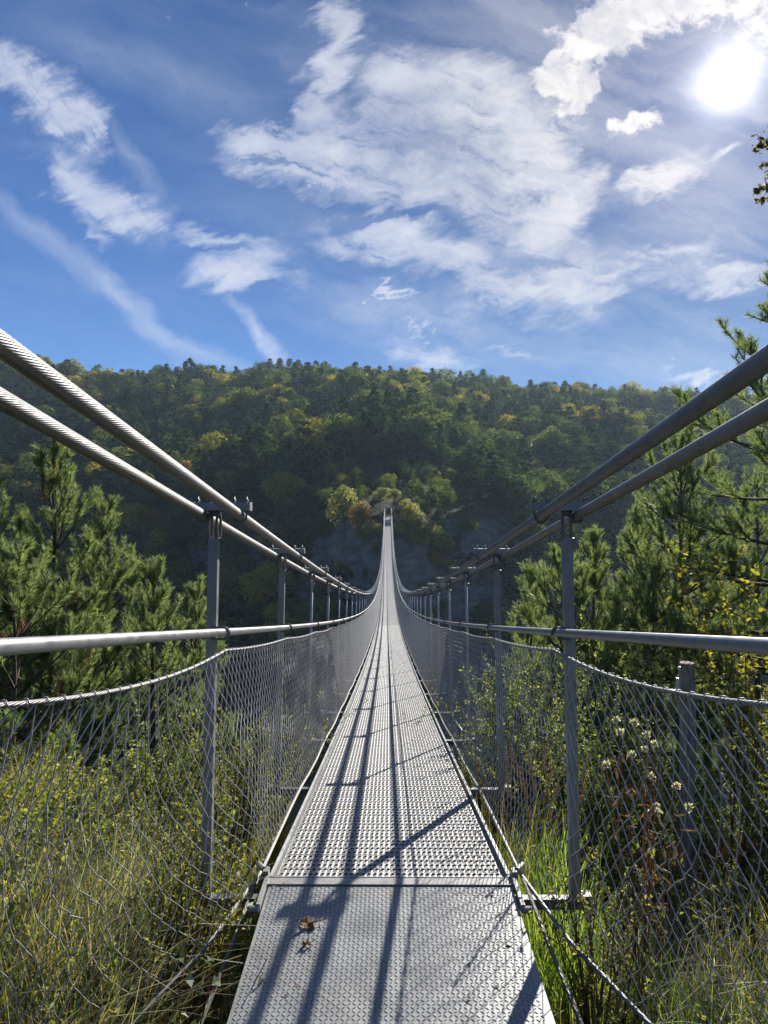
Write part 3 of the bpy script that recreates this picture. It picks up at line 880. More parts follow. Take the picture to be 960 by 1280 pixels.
def broadleaf_verts(rng, n):
    """crown of unit height: leaves on a cluster of uneven lumps"""
    nl = 12
    c = rand_unit(nl, rng) * rng.uniform(0.35, 1, (nl, 1)) * np.array([0.30, 0.30, 0.29]) + np.array([0, 0, 0.60])
    c[0] = (0, 0, 0.80); c[:, 2] = np.maximum(c[:, 2], 0.3)
    r = rng.uniform(0.12, 0.22, nl)
    w = r ** 2 / (r ** 2).sum(); k = rng.choice(nl, n, p=w)
    d = rand_unit(n, rng); d[:, 2] = np.abs(d[:, 2]) * np.where(rng.random(n) < 0.75, 1, -1)
    P = c[k] + d * (r[k] * rng.uniform(0.72, 1.08, n))[:, None]
    Nn = d * 1.0 + rand_unit(n, rng) * 0.42; Nn[:, 2] += 0.2; Nn /= np.linalg.norm(Nn, axis=1, keepdims=True)
    return P, Nn, rng.uniform(0.018, 0.036, n), rng.uniform(0.014, 0.024, n)
def pine_verts(rng, n):
    nl = 10; P, Nn, L, Wd, AX = [], [], [], [], []
    per = n // (nl * 6)
    top = rng.uniform(0.8, 1.25)
    for k in range(nl):
        z = 0.24 + 0.72 * (k / (nl - 1)) + rng.normal(0, 0.01)
        rad = (0.34 * (1 - z) ** 0.62 * top + 0.03) * rng.uniform(0.75, 1.15)
        for b in range(6):
            a = rng.uniform(0, 2 * np.pi); rb = rad * rng.uniform(0.6, 1.15)
            f = rng.uniform(0.25, 1.0, per) ** 0.7
            sp = 0.062 * (1.2 - z)
            x = np.cos(a) * rb * f + rng.normal(0, sp, per); y = np.sin(a) * rb * f + rng.normal(0, sp, per)
            zz = z - 0.04 * f + 0.05 * f ** 2 + rng.normal(0, 0.014, per)
            P.append(np.stack([x, y, zz], 1))
            nn = rand_unit(per, rng) * 0.5 + np.array([math.cos(a) * 0.6, math.sin(a) * 0.6, 0.75]); Nn.append(nn / np.linalg.norm(nn, axis=1, keepdims=True))
            AX.append(np.stack([np.full(per, np.cos(a)), np.full(per, np.sin(a)), rng.normal(0.3, 0.5, per)], 1) + rand_unit(per, rng) * 0.6)
            L.append(rng.uniform(0.020, 0.038, per)); Wd.append(rng.uniform(0.009, 0.017, per))
    P.append(np.stack([rng.normal(0, 0.008, 10), rng.normal(0, 0.008, 10), rng.uniform(0.93, 1.02, 10)], 1)); nn = rand_unit(10, rng); Nn.append(nn)
    AX.append(np.tile([0, 0, 1.0], (10, 1))); L.append(np.full(10, 0.03)); Wd.append(np.full(10, 0.01))
    return np.concatenate(P), np.concatenate(Nn), np.concatenate(L), np.concatenate(Wd), np.concatenate(AX)

def tree_mesh(kind, seed, n, trunk=True):
    rng = np.random.default_rng(seed); mb = MB()
    if kind == 'pine':
        P, Nn, L, Wd, AX = pine_verts(rng, n); leaf_quads(mb, P, Nn, L, Wd, rng, axis=AX)
        if trunk: mb.tube([(0, 0, -0.12), (0.004, 0, 0.4), (0, 0.004, 0.93)], [0.016, 0.012, 0.003], 5, mat=1)
    else:
        P, Nn, L, Wd = broadleaf_verts(rng, n); leaf_quads(mb, P, Nn, L, Wd, rng)
        if trunk:
            mb.tube([(0, 0, -0.12), (0.01, 0, 0.3), (0, 0.01, 0.62)], [0.022, 0.017, 0.006], 5, mat=1)
            for k in range(4):
                a = k * 1.6 + seed; mb.tube([(0, 0, 0.28 + 0.05 * k), (0.2 * math.cos(a), 0.2 * math.sin(a), 0.55 + 0.05 * k)], [0.010, 0.004], 4, mat=1)
    return mb
NVAR = 5
TREE = {}
for kind, mk in (('pine', 'far_pine'), ('green', 'far_green'), ('yellow', 'far_yellow'), ('orange', 'far_orange'), ('pale', 'far_sunlit')):  # the pale kind carries its sunlit look in the leaf colour
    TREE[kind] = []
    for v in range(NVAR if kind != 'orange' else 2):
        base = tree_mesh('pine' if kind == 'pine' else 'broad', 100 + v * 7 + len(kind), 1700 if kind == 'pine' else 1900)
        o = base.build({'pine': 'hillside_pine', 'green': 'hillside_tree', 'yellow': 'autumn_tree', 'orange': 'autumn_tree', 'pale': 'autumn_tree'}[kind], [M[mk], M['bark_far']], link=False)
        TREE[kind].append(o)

# distinct trees round the far end of the bridge and on the skyline: (top px, top py, height, width factor, kind, label)
def settle(px, py, h, y0=100, y1=460):
    Ys = np.arange(y0, y1, 0.5)
    x, _, zt = world_at(px, py, Ys)
    g = terrain_z(x, Ys) - (zt - h)
    i = np.argmax(g > 0) if (g > 0).any() else len(Ys) - 1
    return float(x[i]), float(Ys[i]), float(zt[i] - h)
KEEP = []
def place_special(px, py, h, wf, kind, label, name=None, y0=100):
    x, y, z = settle(px, py, h, y0)
    src = TREE[kind][len(KEEP) % len(TREE[kind])]
    o = src.copy(); COL.objects.link(o)
    o.location = (x, y, z); o.scale = (h * wf, h * wf, h); o.rotation_euler = (0, 0, RNG.uniform(0, 6.28))
    if name: o.name = name
    tag(o, label, 'tree' if 'bush' not in label else 'bush'); KEEP.append((x, y, 2.6))
    return o
SPECIAL = [
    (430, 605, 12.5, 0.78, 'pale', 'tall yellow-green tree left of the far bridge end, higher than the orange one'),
    (449, 622, 9.0, 0.85, 'orange', 'orange and yellow autumn tree close left of the far bridge end'),
    (404, 640, 8.5, 1.0, 'green', 'dull green tree left of the tall yellow-green tree by the far bridge end'),
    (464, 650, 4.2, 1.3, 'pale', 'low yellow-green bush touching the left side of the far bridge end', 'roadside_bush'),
    (475, 608, 4.6, 1.2, 'pale', 'sunlit green round bush above the path over the far bridge end', 'roadside_bush', 156),
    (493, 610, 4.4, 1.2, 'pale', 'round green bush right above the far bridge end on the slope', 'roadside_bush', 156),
    (509, 621, 8.0, 0.85, 'pale', 'sunlit yellow tree close right of the far bridge end'),
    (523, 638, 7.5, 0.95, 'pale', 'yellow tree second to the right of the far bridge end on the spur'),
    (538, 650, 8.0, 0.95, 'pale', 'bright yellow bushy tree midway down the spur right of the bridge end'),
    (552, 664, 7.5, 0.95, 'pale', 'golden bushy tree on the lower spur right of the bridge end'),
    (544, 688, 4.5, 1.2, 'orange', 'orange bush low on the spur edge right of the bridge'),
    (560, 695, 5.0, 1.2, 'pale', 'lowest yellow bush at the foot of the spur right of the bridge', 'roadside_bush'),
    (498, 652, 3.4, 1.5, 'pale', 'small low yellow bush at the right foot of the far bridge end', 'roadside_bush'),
    (515, 664, 4.0, 1.5, 'pale', 'low yellow bush under the sunlit yellow trees on the spur', 'roadside_bush'),
    (572, 672, 10.0, 0.75, 'pine', 'small dark pine right beside the golden trees on the spur'),
    (548, 630, 11.0, 0.75, 'pine', 'lone dark pine above the yellow trees on the spur'),
    (455, 660, 4.2, 1.4, 'green', 'dull green bush under the orange autumn tree by the bridge end', 'roadside_bush'),
    (512, 606, 10.0, 0.75, 'pine', 'dark pine behind the sunlit yellow tree over the far bridge end', 'hillside_pine', 156),
    (192, 633, 11.0, 1.0, 'orange', 'orange-topped tree on the dark slope behind the left first hanger'),
    (330, 450, 14.0, 1.1, 'green', 'broad round dark green tree standing above the skyline left of centre'),
    (320, 477, 12.0, 1.0, 'yellow', 'bright yellow tree just below the broad skyline tree'),
    (531, 500, 12.0, 1.0, 'orange', 'golden orange tree high on the slope right of the bridge line'),
]
SPECIAL_OBJ = [place_special(*a) for a in SPECIAL]

# the forest: spacing that grows with tree size, sorted by how large each shows
cand = []
grid = {}
rng = np.random.default_rng(21)
NC = 60000
cx_ = rng.uniform(-330, 330, NC); cy_ = 118 + 352 * rng.random(NC) ** 0.8
ok = (np.abs(cx_) < 0.60 * cy_ + 12); cx_, cy_ = cx_[ok], cy_[ok]
cz_ = terrain_z(cx_, cy_)
gx = terrain_z(cx_ + 1.0, cy_) - cz_; gy = terrain_z(cx_, cy_ + 1.0) - cz_
slope = np.hypot(gx, gy)
patch = fbm(cx_ / 30.0, cy_ / 30.0, 3); patch2 = fbm(cx_ / 55.0 + 9, cy_ / 55.0 + 4, 3)
for x, y, z, sl, p1, p2 in zip(cx_, cy_, cz_, slope, patch, patch2):
    if z < -62 or sl > 3.2: continue
    if sl > 1.9 and rng.random() < 0.25: continue
    if abs(x) < 2.6 and y < 168: continue
    scrub = -10 < x < 20 and y < 158 and z < -2
    if scrub and rng.random() < 0.35: continue      # bare rock face under the bridge end
    if abs(x) < 7 and 150 < y < 200 and rng.random() < 0.6: continue
    small = 150 < y < 205 and abs(x) < 22
    pxx = x / y * F_PX + 485
    bare = math.exp(-((pxx - 460) / 60) ** 2 - ((CAM_Z - z) / y * F_PX + 636 - 590) ** 2 / 45 ** 2)
    if rng.random() < bare * 0.7: continue
    elev = z / 75.0
    ph = 0.54 - 0.40 * p2 - 0.10 * max(elev, 0)
    if y > 405: ph *= 0.65
    if rng.random() < ph:
        kind = 'pine'; h = rng.uniform(10, 19); rr = h * 0.235
    else:
        yl = 0.20 + 0.34 * np.clip(elev, 0, 1) + 0.22 * p1 + (0.10 if pxx < 420 else 0) 
        kind = 'yellow' if rng.random() < yl else ('orange' if rng.random() < 0.02 else 'green'); h = rng.uniform(10, 18); rr = h * 0.33
    if z < -6: h *= 0.8; rr *= 0.8
    if scrub: h *= 0.30; rr *= 0.42
    elif small: h *= 0.36; rr *= 0.5
    if sl > 0.8: rr *= 0.62
    if any(0 < (x - qx) * 0.43 + (y - qy) * 0.90 < 30 and h > 6.5 and abs((x - qx) * 0.90 - (y - qy) * 0.43) < 6 for qx, qy, qr in KEEP[:17]): continue
    g0, g1 = int(x // 8), int(y // 8); clash = False
    for a in range(g0 - 1, g0 + 2):
        for b in range(g1 - 1, g1 + 2):
            for (qx, qy, qr) in grid.get((a, b), ()):
                if (qx - x) ** 2 + (qy - y) ** 2 < ((qr + rr) * 0.70) ** 2: clash = True; break
            if clash: break
        if clash: break
    if clash or any((qx - x) ** 2 + (qy - y) ** 2 < (qr + rr * 0.8) ** 2 for qx, qy, qr in KEEP): continue
    grid.setdefault((g0, g1), []).append((x, y, rr)); cand.append((x, y, z, h, kind))

WORD = {'pine': ('hillside_pine', 'dark green pine', 'pine'), 'green': ('hillside_tree', 'rounded green broadleaf tree', 'tree'),
        'yellow': ('autumn_tree', 'yellow-green autumn tree', 'tree'), 'orange': ('autumn_tree', 'orange-brown autumn tree', 'tree')}
def zone(x, y, z, h):
    px = x / y * F_PX + 485; py = 636 - (z + h - CAM_Z) / y * F_PX
    col = 'left of the bridge line' if px < 440 else ('above the far bridge end' if px < 540 else 'right of the bridge line')
    if y > 400: row = 'along the skyline'
    elif z > 42: row = 'on the upper slope'
    elif z > 4: row = 'on the middle slope'
    else: row = 'low in the gorge'; col = col.replace('above the far bridge end', 'beneath the far bridge end')
    return f'{row}, {col}'
def shows(c):
    x, y, z, h, k = c
    px = x / y * F_PX + 485; py = 636 - (z + h * 0.6 - CAM_Z) / y * F_PX
    vis = (-10 < px < 970) and py < 800
    return (h / y) * (1.0 if vis else 0.01)
cand.sort(key=shows, reverse=True)
count = {'pine': 0, 'green': 0, 'broad': 0}
stuff = []
for c in cand:
    x, y, z, h, kind = c
    ck = {'pine': 'pine', 'green': 'green', 'yellow': 'broad', 'orange': 'broad'}[kind]
    lim = {'pine': 290, 'green': 260, 'broad': 260}[ck]
    if count[ck] >= lim: stuff.append(c); continue
    count[ck] += 1
    src = TREE[kind][int(rng.integers(len(TREE[kind])))]
    o = src.copy(); COL.objects.link(o)
    wf = rng.uniform(0.85, 1.2) * (1.05 if kind != 'pine' else 1.0)
    o.location = (x, y, z - 0.4); o.scale = (h * wf, h * wf * rng.uniform(0.9, 1.1), h); o.rotation_euler = (rng.normal(0, 0.04), rng.normal(0, 0.04), rng.uniform(0, 6.28))
    zn_ = zone(x, y, z, h); nm, lab, cat = WORD[kind]
    tag(o, f'{lab} {zn_}', cat, f'{lab}s {zn_}')
# the remaining crowns read as one wood
mb = MB()
MIDX = {'pine': 0, 'green': 1, 'yellow': 2, 'orange': 3}
light = {}
for k in ('pine', 'green', 'yellow', 'orange'):
    for v in range(4):
        r_ = np.random.default_rng(500 + v)
        if k == 'pine': light[k, v] = pine_verts(r_, 1100)
        else: light[k, v] = broadleaf_verts(r_, 1000) + (None,)
for (x, y, z, h, kind) in stuff:
    P, Nn, L, Wd, AX = light[kind, int(rng.integers(4))]
    a = rng.uniform(0, 6.28); ca, sa = math.cos(a), math.sin(a); Rz = np.array([[ca, -sa, 0], [sa, ca, 0], [0, 0, 1]])
    wf = rng.uniform(0.85, 1.2); S = np.array([h * wf, h * wf, h])
    leaf_quads(mb, (P * S) @ Rz.T + np.array([x, y, z - 0.3]), Nn @ Rz.T, L * h * 1.2, Wd * h * 1.2, rng, mat=MIDX[kind],
               axis=None if AX is None else AX @ Rz.T, tint=np.full(len(P), rng.uniform(0.02, 1)))
o = mb.build('forest', [M['far_pine'], M['far_green'], M['far_yellow'], M['far_orange']])
tag(o, 'dense mixed autumn wood covering the far hillside', 'forest', kind='stuff')
print('FOREST individuals', count, 'stuff', len(stuff))

# ------------------------------------------------------------------ near plants
M['needle'] = leaf_mat('pine_needles', [(0.0, (0.10, 0.14, 0.075)), (0.5, (0.20, 0.25, 0.125)), (1.0, (0.33, 0.365, 0.19))], 0.46, 0, 1.35, 0.4)
M['needle_brown'] = leaf_mat('dry_pine_needles', [(0.0, (0.16, 0.08, 0.045)), (1.0, (0.32, 0.18, 0.10))], 0.25)
M['grass'] = leaf_mat('bank_grass', [(0.0, (0.070, 0.10, 0.028)), (0.30, (0.15, 0.185, 0.05)), (0.50, (0.30, 0.28, 0.10)), (0.75, (0.50, 0.42, 0.21)), (0.92, (0.42, 0.29, 0.17)), (1.0, (0.18, 0.11, 0.07))], 0.42, 0, 1.4, 0.4)
M['grass_dry'] = leaf_mat('dry_grass', [(0.0, (0.14, 0.14, 0.07)), (0.35, (0.30, 0.27, 0.15)), (0.7, (0.52, 0.46, 0.31)), (0.9, (0.60, 0.56, 0.44)), (1.0, (0.26, 0.17, 0.11))], 0.38, 0, 1.25, 0.5)
M['grass_green'] = leaf_mat('fresh_grass', [(0.0, (0.09, 0.15, 0.03)), (0.6, (0.20, 0.28, 0.05)), (1.0, (0.34, 0.36, 0.12))], 0.5, 0, 1.6, 0.3)
M['weed'] = leaf_mat('weed_leaves', [(0.0, (0.075, 0.105, 0.035)), (0.5, (0.19, 0.22, 0.055)), (0.85, (0.36, 0.35, 0.08)), (1.0, (0.42, 0.32, 0.10))], 0.45, 0, 1.5, 0.3)
M['bush'] = leaf_mat('bush_leaves', [(0.0, (0.10, 0.14, 0.05)), (0.55, (0.23, 0.27, 0.09)), (1.0, (0.42, 0.40, 0.13))], 0.52, 0, 1.4)
M['bramble'] = leaf_mat('bramble_leaves', [(0.0, (0.05, 0.085, 0.035)), (1.0, (0.13, 0.175, 0.085))], 0.3, 0, 1.3, 0.5)
M['yellow_leaf'] = leaf_mat('yellow_leaves', [(0.0, (0.12, 0.14, 0.03)), (0.6, (0.27, 0.25, 0.04)), (1.0, (0.42, 0.34, 0.06))], 0.5, 0, 1.4)
M['dry_stem'] = leaf_mat('dry_stems', [(0.0, (0.11, 0.06, 0.04)), (0.6, (0.24, 0.14, 0.085)), (1.0, (0.36, 0.25, 0.15))], 0.3)
M['fluff'] = leaf_mat('seed_fluff', [(0.0, (0.55, 0.50, 0.42)), (1.0, (0.78, 0.74, 0.66))], 0.5, 0, 1.1)
M['dead_leaf'] = leaf_mat('dead_leaf', [(0.0, (0.11, 0.055, 0.03)), (1.0, (0.20, 0.11, 0.06))], 0.2)
M['twig_leaf'] = leaf_mat('twig_leaves', [(0.0, (0.10, 0.085, 0.04)), (1.0, (0.21, 0.17, 0.075))], 0.45, 0, 1.3)

def gz(x, y): return float(terrain_z(np.array([x]), np.array([y]))[0])

def shoot_needles(mb, pts, rng, per_m=420, nl=0.062, w=0.0019, spread=0.62, mat=0):
    """needles standing round a twig given by points"""
    pts = np.asarray(pts, float)
    seg = np.diff(pts, axis=0); L = np.linalg.norm(seg, axis=1); tot = L.sum(); n = max(8, int(tot * per_m))
    cum = np.concatenate([[0], np.cumsum(L)]); s = rng.uniform(0, tot, n) ; s = np.where(rng.random(n) < 0.12, tot, s)
    k = np.clip(np.searchsorted(cum, s) - 1, 0, len(seg) - 1); f = (s - cum[k]) / L[k]
    P = pts[k] + seg[k] * f[:, None]; T = seg[k] / L[k][:, None]
    r = rand_unit(n, rng); r -= (r * T).sum(1, keepdims=True) * T; r /= np.linalg.norm(r, axis=1, keepdims=True)
    D = T * rng.uniform(0.55, 1.05, n)[:, None] + r * spread; D /= np.linalg.norm(D, axis=1, keepdims=True)
    ln = nl * rng.uniform(0.75, 1.15, n)[:, None]
    side = np.cross(D, rand_unit(n, rng)); side /= np.linalg.norm(side, axis=1, keepdims=True)
    v = np.stack([P - side * w, P + side * w, P + D * ln + side * w * 0.35 , P + D * ln - side * w * 0.35], 1)
    mb.add(v.reshape(-1, 3), np.arange(n)[:, None] * 4 + np.arange(4)[None], mat=mat)

def curve(p, d, L, up, n=6, wob=0.0, rng=None):
    """twig starting at p along d that bends by 'up' towards the sky"""
    pts = [np.array(p, float)]; d = np.array(d, float); d /= np.linalg.norm(d)
    for k in range(n):
        d = d + np.array([0, 0, up / n]); 
        if wob: d = d + rng.normal(0, wob, 3)
        d /= np.linalg.norm(d); pts.append(pts[-1] + d * L / n)
    return np.array(pts), d

def young_pine(label, x, y, z0, H, spread, seed, group=None, whorl=0.30, top_bare=0.0, density=1.0, dens_needles=420, lean=(0, 0), first=0.12, brown=0, keep=None, nl=0.062, nw=0.0021, el0=0.98, up=0.75):
    rng = np.random.default_rng(seed)
    root = thing('young_pine', label, 'pine', (x, y, z0), 0, group)
    wood, fol = MB(), MB()
    tr = np.array([[lean[0] * t * t, lean[1] * t * t, H * t] for t in np.linspace(-0.08, 1, 14)])
    tr[:, :2] += rng.normal(0, 0.008, (14, 2))
    wood.tube(tr, np.interp(np.linspace(0, 1, 14), [0, 1], [0.018 + 0.011 * H, 0.006]), 8)
    at = lambda h: np.array([np.interp(h, tr[:, 2], tr[:, k]) for k in range(3)])
    shoot_needles(fol, [at(H - 0.42), at(H - 0.2), at(H)], rng, dens_needles * 1.2, nl, nw, 0.55)
    h = H - 0.16; lvl = 0
    while h > H * first:
        f = (H - h) / H
        nb = rng.integers(5, 8) if lvl else 6
        a0 = rng.uniform(0, 6.28)
        for b in range(int(nb)):
            a = a0 + b * 2 * math.pi / nb + rng.normal(0, 0.18)
            if keep and not keep(a, h): continue
            Lb = (0.16 + spread * min(1.0, f * 1.55) ** 0.85) * rng.uniform(0.72, 1.12) * (1.0 - 0.25 * max(0, f - 0.6))
            el = el0 - 0.80 * min(1, f * 1.35) + rng.normal(0, 0.08)
            d = (math.cos(a) * math.cos(el), math.sin(a) * math.cos(el), math.sin(el))
            pts, dd = curve(at(h + rng.normal(0, 0.02)), d, Lb, up, 7, 0.06, rng)
            wood.tube(pts, np.linspace(0.0045 + 0.011 * Lb, 0.0035, len(pts)), 5)
            m = 1 if (brown and rng.random() < brown) else 0
            k0 = 2 if Lb < 0.4 else int(len(pts) * 0.55)
            shoot_needles(fol, pts[k0:], rng, dens_needles, nl, nw, mat=m)
            nsub = int(Lb / 0.105 * density)
            for q in range(nsub):
                t = rng.uniform(0.28, 0.97); i = min(int(t * 7), 6); p = pts[i] + (pts[i + 1] - pts[i]) * (t * 7 - i)
                tan = pts[i + 1] - pts[i]; tan /= np.linalg.norm(tan)
                sd = np.cross(tan, (0, 0, 1)); sd /= np.linalg.norm(sd) + 1e-9
                dsub = tan * 0.75 + sd * rng.choice([-1, 1]) * rng.uniform(0.35, 0.9) + np.array([0, 0, rng.uniform(0.0, 0.75)])
                Ls = rng.uniform(0.12, 0.30) * (0.6 + 0.5 * Lb) * (1.15 - 0.4 * t)
                ps, d2 = curve(p, dsub, Ls + 0.05, 0.6, 4, 0.05, rng)
                wood.tube(ps, [0.0045, 0.004, 0.0035, 0.003, 0.0025], 4, caps=False)
                shoot_needles(fol, ps, rng, dens_needles, nl, nw, mat=1 if (brown and rng.random() < brown) else 0)
                if rng.random() < 0.45 and Ls > 0.16:
                    for _ in range(2):
                        p3, _d = curve(ps[rng.integers(1, 4)], d2 * 0.8 + rand_unit(1, rng)[0] * 0.8 + np.array([0, 0, .3]), Ls * 0.55, 0.5, 3)
                        shoot_needles(fol, p3, rng, dens_needles, nl, nw)
        lvl += 1
        h -= whorl * rng.uniform(0.75, 1.2) * (0.75 + 0.3 * min(lvl, 4) / 4)
    wood.build('trunk', M['bark'], root, smooth=True)
    fol.build('crown', [M['needle'], M['needle_brown']], root)
    return root

def pine_at(label, px, py, Y, spread, seed, zbase=None, **kw):
    x, y, zt = world_at(px, py, Y)
    z0 = gz(x, y) - 0.05 if zbase is None else zbase
    return young_pine(label, x, y, z0, zt - z0, spread, seed, **kw)

BIG = dict(nl=0.085, nw=0.0032, dens_needles=500, density=0.5)
pine_at('tallest young pine left of the bridge, brown dry tips on its leader', 66, 566, 9.0, 1.5, 1, whorl=0.42, brown=0.02, **BIG)
pine_at('young pine at the left picture edge beside the tallest left one', -24, 590, 8.4, 1.35, 2, whorl=0.42, **BIG)
pine_at('young pine with a blunt bushy top between the tallest left pine and the bridge', 128, 634, 9.6, 1.25, 3, whorl=0.42, **BIG)
pine_at('small young pine with finger-like shoots close left of the first left hanger', 190, 718, 8.8, 1.0, 4, whorl=0.40, **BIG)
pine_at('low young pine behind the first left hanger, smallest on the left bank', 243, 738, 9.8, 0.9, 5, whorl=0.40, **BIG)
pine_at('low young pine filling the left edge under the handrail', 14, 700, 7.4, 1.1, 17, whorl=0.42, brown=0.04, **BIG)
pine_at('young pine with tall upright shoots and dark bare trunk right of the bridge', 850, 548, 9.2, 1.5, 6, whorl=0.44, first=0.40, el0=0.82, up=0.6, **BIG)
pine_at('slim young pine with long candles just right of the first right hanger', 742, 668, 9.6, 1.0, 7, whorl=0.44, **BIG)
pine_at('short bushy young pine behind the first right hanger', 664, 716, 10.2, 0.95, 8, whorl=0.42, **BIG)
pine_at('slim young pine between the candle pine and the dark trunked one', 795, 640, 10.4, 1.05, 9, whorl=0.44, **BIG)
pine_at('big spreading pine filling the right picture edge, reaching above the skyline', 992, 312, 8.2, 2.0, 10, whorl=0.46, first=0.2, nl=0.075, nw=0.003, dens_needles=420, density=0.75, el0=0.62, up=0.42)
pine_at('dense pine behind the big spreading one at the right edge', 945, 600, 11.0, 1.6, 11, whorl=0.42, el0=0.7, up=0.45, **BIG)
pine_at('broad young pine filling the gap between the short bushy and the slim candle pine', 705, 700, 8.6, 1.1, 21, whorl=0.40, el0=0.8, up=0.6, **BIG)
pine_at('low spreading pine under the handrail just left of the wooden post', 815, 715, 8.4, 1.2, 22, whorl=0.40, el0=0.7, up=0.5, **BIG)

# brown dry leader of the tallest left pine
root = [o for o in COL.objects if o.get('label', '').startswith('tallest young pine left')][0]
mb = MB(); r_ = np.random.default_rng(5)
lz = CAM_Z + (636 - 566) / F_PX * 9.0 - root.location.z
shoot_needles(mb, [(0, 0, lz - 0.26), (0, 0, lz + 0.03)], r_, 900, 0.075, 0.0032, 0.45)
mb.build('dry_tip', M['needle_brown'], root); mb = MB()
shoot_needles(mb, [(-0.14, 0.0, lz - 0.62), (-0.15, 0, lz - 0.28)], r_, 700, 0.07, 0.0032, 0.45)
mb.build('dry_tip', M['needle_brown'], root)

def shrub(name, label, cat, x, y, h, r, stems, leaves, ll, lw, mat, seed, stem_mat='dry_stem', z0=None, upright=1.2, sub=5, droop=0.2, group=None, leaf_from=0.25, emin=0.75):
    rng = np.random.default_rng(seed)
    z0 = gz(x, y) - 0.03 if z0 is None else z0
    root = thing(name, label, cat, (x, y, z0), 0, group)
    st, lf = MB(), MB(); P, A = [], []
    per = leaves // stems
    for k in range(stems):
        a = rng.uniform(0, 6.28); e = rng.uniform(emin, 1.48)
        d = (math.cos(a) * math.cos(e), math.sin(a) * math.cos(e), math.sin(e) * upright)
        b = np.array([math.cos(a), math.sin(a), 0]) * r * 0.15 * rng.random()
        Lk = h * rng.uniform(0.65, 1.08)
        pts, dd = curve(b, d, Lk, -droop * rng.uniform(0, 2), 8, 0.06, rng)
        st.tube(pts, np.linspace(0.004 + 0.003 * h, 0.0015, len(pts)), 4, caps=False)
        tw = [(pts, 0.35)]
        for q in range(sub):
            i = rng.integers(2, 8); dz_ = rand_unit(1, rng)[0]; dz_[2] = abs(dz_[2]) * 0.8
            ps, _ = curve(pts[i], (pts[min(i + 1, 8)] - pts[i - 1]) / np.linalg.norm(pts[min(i + 1, 8)] - pts[i - 1]) + dz_ * 0.9, Lk * rng.uniform(0.15, 0.35), 0.1, 4, 0.05, rng)
            st.tube(ps, [0.0025, 0.002, 0.0018, 0.0015, 0.001], 3, caps=False); tw.append((ps, 0.65 / sub))
        for ps, w in tw:
            n = max(2, int(per * w)); t = rng.uniform(leaf_from if ps is pts else 0.1, 1, n) * (len(ps) - 1); i = np.minimum(t.astype(int), len(ps) - 2)
            p = ps[i] + (ps[i + 1] - ps[i]) * (t - i)[:, None]; tan = ps[i + 1] - ps[i]; tan /= np.linalg.norm(tan, axis=1, keepdims=True)
            ax = tan * 0.5 + rand_unit(n, rng); ax /= np.linalg.norm(ax, axis=1, keepdims=True)
            P.append(p + ax * ll); A.append(ax)
    P, A = np.concatenate(P), np.concatenate(A); n = len(P)
    Nn = rand_unit(n, rng); Nn[:, 2] += 0.6; Nn /= np.linalg.norm(Nn, axis=1, keepdims=True)
    leaf_quads(lf, P, Nn, ll * rng.uniform(0.6, 1.15, n), lw * rng.uniform(0.7, 1.15, n), rng, axis=A, fold=0.3)
    st.build('stem', M[stem_mat], root); lf.build('foliage', M[mat], root)
    return root
def ray(px, py, Y): return world_at(px, py, Y)

def bush_at(name, label, cat, px, top_py, Y, r, stems, leaves, ll, lw, mat, seed, **kw):
    x, y, zt = world_at(px, top_py, Y); z0 = gz(x, y) - 0.03
    return shrub(name, label, cat, x, y, (zt - z0) * 1.0, r, stems, leaves, ll, lw, mat, seed, z0=z0, **kw)
bush_at('leafy_bush', 'feathery yellow-green bush touching the right deck edge beyond the grass tuft', 'bush', 652, 846, 6.3, 0.6, 40, 12000, 0.019, 0.008, 'bush', 31, droop=0.12, emin=1.15)
bush_at('leafy_bush', 'taller feathery bush behind the first right hanger', 'bush', 672, 838, 6.8, 0.6, 36, 10000, 0.019, 0.008, 'bush', 32, droop=0.12, emin=1.15)
bush_at('leafy_bush', 'feathery bush between the first right hanger and the dry seed plant', 'bush', 735, 870, 5.6, 0.5, 26, 6500, 0.018, 0.008, 'bush', 33, droop=0.1)
bush_at('leafy_bush', 'low dull green bush at the deck edge beyond the yellow-green bush', 'bush', 604, 868, 8.6, 0.5, 30, 8000, 0.020, 0.009, 'bush', 34, droop=0.15, emin=1.15)
bush_at('yellow_shrub', 'yellow-leaved shrub at the right picture edge above the handrail', 'shrub', 955, 690, 5.8, 0.5, 16, 1500, 0.026, 0.019, 'yellow_leaf', 35, droop=0.12, leaf_from=0.5, emin=1.15)
bush_at('leafy_bush', 'olive bush behind the net right of the wooden post', 'bush', 915, 800, 5.4, 0.6, 24, 2200, 0.020, 0.009, 'bush', 36, droop=0.3)
bush_at('leafy_bush', 'pale leafy bush hiding the foot of the first right hanger', 'bush', 742, 1062, 2.95, 0.2, 14, 1000, 0.014, 0.006, 'weed', 46, droop=0.1, emin=1.32)
bush_at('leafy_bush', 'leafy bush hiding the beam end at the first left hanger', 'bush', 215, 1055, 3.0, 0.2, 22, 2000, 0.015, 0.007, 'weed', 47, droop=0.1, emin=1.32)
bush_at('leafy_bush', 'green bush leaning on the left net between plate corner and first hanger', 'bush', 250, 1075, 3.0, 0.2, 18, 1300, 0.014, 0.008, 'weed', 48, droop=0.1, emin=1.32)
bush_at('yellow_shrub', 'dull olive and yellow shrub under the handrail left of the wooden post', 'shrub', 800, 770, 6.2, 0.6, 18, 1500, 0.022, 0.012, 'bush', 37, droop=0.2)
bush_at('leafy_bush', 'grey-green bush left of the deck between first and second left hangers', 'bush', 290, 885, 5.0, 0.4, 26, 3800, 0.017, 0.006, 'weed', 38, droop=0.05, emin=1.15)
